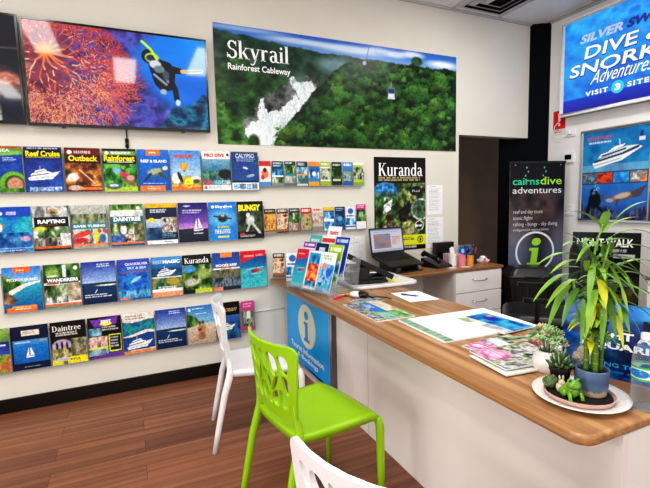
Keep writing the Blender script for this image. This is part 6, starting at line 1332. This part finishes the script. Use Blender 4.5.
# frog and rabbit ornaments
t = thing('frog_ornament', 'shiny green frog ornament sitting in the pink tray', 'ornament', (1.199, -2.654, ZP - .001), math.radians(-115))
FROG = mat('frog green glaze', (.38, .60, .06), .18, var=.3, scale=60, coat=.5)
MB().ball((0, 0, .024), (.027, .021, .023), 18, 12).ball((.012, 0, .045), (.020, .021, .0155), 18, 10).ball((.012, .0125, .058), .0068, 12, 8).ball((.012, -.0125, .058), .0068, 12, 8).ball((-.012, .02, .014), (.019, .009, .013), 12, 8).ball((-.012, -.02, .014), (.019, .009, .013), 12, 8).tube([(.016, .015, .028), (.027, .018, .012), (.031, .018, .002)], [.007, .0055, .006], 8).tube([(.016, -.015, .028), (.027, -.018, .012), (.031, -.018, .002)], [.007, .0055, .006], 8).build('body', FROG, t, smooth=True)
for s in (-1, 1): MB().ball((.0172, s * .0137, .0592), .0034, 8, 6).build('eye', BLACK_GL, t, smooth=True)
MB().tube([(.0255, -.0145, .0415), (.0318, -.006, .0395), (.0325, 0, .039), (.0318, .006, .0395), (.0255, .0145, .0415)], .0009, 6).build('mouth', mat('frog mouth', (.1, .2, .03), .4), t)
t = thing('rabbit_ornament', 'small cream rabbit ornament between the cactus and green frog', 'ornament', (1.203, -2.616, ZP - .001), math.radians(-115))
RAB = mat('rabbit cream', (.82, .74, .64), .5, var=.2, scale=90)
MB().ball((0, 0, .016), (.0165, .014, .0165), 16, 10).ball((.006, 0, .034), (.011, .010, .010), 14, 9).tube([(.003, .0045, .04), (.001, .0055, .05), (.0, .006, .056)], [.0028, .0034, .0012], 8).tube([(.003, -.0045, .04), (.001, -.0055, .05), (.0, -.006, .056)], [.0028, .0034, .0012], 8).ball((.013, .006, .006), (.006, .0045, .005), 8, 6).ball((.013, -.006, .006), (.006, .0045, .005), 8, 6).ball((-.016, 0, .01), .005, 8, 6).build('body', RAB, t, smooth=True)
for s in (-1, 1): MB().ball((.0145, s * .005, .0365), .0014, 6, 5).build('eye', BLACK_GL, t)
MB().ball((.0168, 0, .0335), .0013, 6, 5).build('nose', mat('rabbit nose', (.6, .3, .3), .5), t)

# ------------------------------------------------------------------ blue aquarium display board
def aqua():
    a = Art(90, 80); a.grad('0c2a78', '0a1a50').noise(0, 0, 1, 1, ['040e30', '08286c', '1464b8', '083c8c', '2a94dc'], 4, 5, 541).ell(.75, .1, .4, .12, '5ab8f4', .9, .9).ell(.3, .12, .24, .12, '1c60d0', .8).ell(.85, .26, .3, .08, '0a1c50', .7, .8).noise(0, .66, .7, .9, ['081028', '14305a', '2a5a80', '0a1838'], 10, 7, 542, mask=np.clip(1 - np.hypot((a.u - .3) / .36, (a.v - .7) / .2), 0, 1)).poly([(.60, .18), (.66, .2), (.72, .52), (.68, .56), (.6, .3)], '061024', .8)
    a.text('NIGHT AT', .15, .37, .74, .475, 'f0f4f8', .04).text('AQUARIUM', .14, .52, .86, .625, 'f0f4f8', .04).text('EVENING TOURS', .14, .79, .72, .845, '38b0e8', .02).bars(.12, .89, .9, .95, 1, '2a80c0', 4)
    return a
t = thing('display_board', 'blue night aquarium board standing behind the plate', 'display board', (1.512, -2.625, ZT), math.atan2(-.22, .085))
printed('board_face', aqua(), .40, .262, .006, POSTER, t, (0, 0, .001), (-.12, 0, 0), back='101828')
MB().prism([(.008, 0), (.1, 0), (.03, .18)], -.015, .015, Matrix(((0, 0, 1, 0), (1, 0, 0, 0), (0, 1, 0, 0), (0, 0, 0, 1)))).build('easel_back', mat('easel card', (.12, .13, .15), .7), t)
# water bottle
t = thing('water_bottle', 'clear plastic water bottle with a pale label at the right edge', 'bottle', (1.372, -2.762, ZT))
PET = clear_mat('clear bottle plastic', (.90, .94, .965), .035, .03, .42)
prof = [(.030, 0), (.0335, .004), (.034, .012), (.0325, .022), (.034, .032), (.0325, .046), (.034, .06), (.0325, .075), (.0335, .09), (.0335, .135), (.034, .145), (.031, .165), (.022, .190), (.0135, .205), (.0125, .215), (.0125, .224)]
MB().lathe(prof, 32, None, False).lathe([(.0, .006), (.02, .004), (.030, 0)], 32, None, False).build('bottle_body', PET, t, smooth=True)
WAT = clear_mat('water', (.90, .95, .975), .01, .02, .08)
MB().lathe([(.001, .008), (.029, .006), (.0325, .012), (.031, .022), (.0325, .032), (.031, .046), (.0325, .06), (.031, .075), (.032, .088), (.001, .088)], 32, None, False).build('water', WAT, t, smooth=True)
a = Art(80, 24, 'e4eef2'); a.rect(0, 0, 1, .16, '5ab04a').rect(0, .84, 1, 1, '5ab04a'); a.ell(.25, .5, .14, .3, '2a78b8', .2).ell(.75, .5, .14, .3, '2a78b8', .2).bars(.4, .3, .6, .7, 2, '6a9ac0', 3).blobs(20, 0, .2, 1, .8, .006, .02, ['9ac4e0', 'c8dcec', '7ab060'], 4)
R_ = .0342
def wrap(V):
    W = .18; th = V[:, 0] / W * 2 * PI; r = R_ + np.where(V[:, 1] < 0, .0003, 0); return np.stack([r * np.sin(th), -r * np.cos(th), V[:, 2]], 1)
printed('label', a, .18, .042, 0, PAPER, t, (0, 0, .092), (0, 0, 0), curve=wrap)
MB().lathe([(.0145, .212), (.0148, .214), (.0148, .228), (.013, .230), (.0, .230)], 20, None, False).build('cap', WHITE_PL, t)

# ------------------------------------------------------------------ light
EM = bpy.data.materials.new('ceiling light diffuser'); EM.use_nodes = True; b = EM.node_tree.nodes['Principled BSDF']; b.inputs['Emission Color'].default_value = (1, .98, .95, 1); b.inputs['Emission Strength'].default_value = 6.; b.inputs['Base Color'].default_value = (.9, .9, .9, 1)
for k, (x, y, e, lab) in enumerate(((.07, -3.3, 1, 'long ceiling light panel above the camera'), (-.74, -2.25, 1, 'long ceiling light panel at the left'), (.98, -2.6, 1, 'long ceiling light panel above the chairs'), (2.9, -1.5, 1, 'long ceiling light panel above the back desk'), (-1.6, -4.9, 1, 'long ceiling light panel behind the camera'), (2.6, -3.6, 1, 'long ceiling light panel right of the camera'))):
    t = thing('ceiling_light', lab, 'ceiling light', (x, y, ZC - .012), 0, 'ceiling light panels')
    MB().box((-.15, -.6, 0), (.15, -.585, .011)).box((-.15, .585, 0), (.15, .6, .011)).box((-.15, -.585, 0), (-.135, .585, .011)).box((.135, -.585, 0), (.15, .585, .011)).build('frame', WHITE_PL, t)
    MB().box((-.135, -.585, .003), (.135, .585, .009)).build('diffuser', EM, t)
    L = bpy.data.lights.new('panel_lamp', 'AREA'); L.shape = 'RECTANGLE'; L.size = .26; L.size_y = 1.15; L.energy = (23, 17, 20, 25, 22, 22)[k]; L.color = (1, .98, .95)
    lo = bpy.data.objects.new('panel_lamp', L); C.objects.link(lo); lo.location = (x, y, ZC - .03)
# daylight from the open shop front behind and to the left of the camera
for nm, loc, rot, sx, sy, en, cl in (('shopfront_daylight', (-3.1, -2.9, 1.45), (0, -PI / 2, 0), 1.7, 2.2, 105, (1, .97, .95)), ('doorway_daylight', (.6, -6.1, 1.7), (PI / 2, 0, 0), 4.5, 2.6, 66, (1, .98, .96))):
    L = bpy.data.lights.new(nm, 'AREA'); L.shape = 'RECTANGLE'; L.size = sx; L.size_y = sy; L.energy = en; L.color = cl
    lo = bpy.data.objects.new(nm, L); C.objects.link(lo); lo.location = loc; lo.rotation_euler = rot
W = bpy.data.worlds.new('world'); bpy.context.scene.world = W; W.use_nodes = True
bg = W.node_tree.nodes['Background']; bg.inputs['Color'].default_value = (.92, .96, 1, 1); bg.inputs['Strength'].default_value = .36

# ------------------------------------------------------------------ camera
cd = bpy.data.cameras.new('camera'); cam = bpy.data.objects.new('camera', cd); C.objects.link(cam)
cd.sensor_fit = 'HORIZONTAL'; cd.sensor_width = 36; cd.lens = 430.9 / 650 * 36; cd.clip_start = .03
yaw, pit, rol = .4239, .1002, -.0241
fw = Vector((math.sin(yaw), math.cos(yaw), 0)); rt = Vector((math.cos(yaw), -math.sin(yaw), 0)); up = Vector((0, 0, 1))
fw, up = fw * math.cos(pit) - up * math.sin(pit), fw * math.sin(pit) + up * math.cos(pit)
rt, up = rt * math.cos(rol) + up * math.sin(rol), -rt * math.sin(rol) + up * math.cos(rol)
Mx = Matrix.Identity(4)
for i, v in enumerate((rt, up, -fw)):
    for j in range(3): Mx[j][i] = v[j]
Mx.translation = (0, -3.503, 1.403)
cam.matrix_world = Mx
bpy.context.scene.camera = cam
vs = bpy.context.scene.view_settings; vs.view_transform = 'Standard'; vs.look = 'Medium High Contrast'; vs.exposure = -.29; vs.gamma = 1
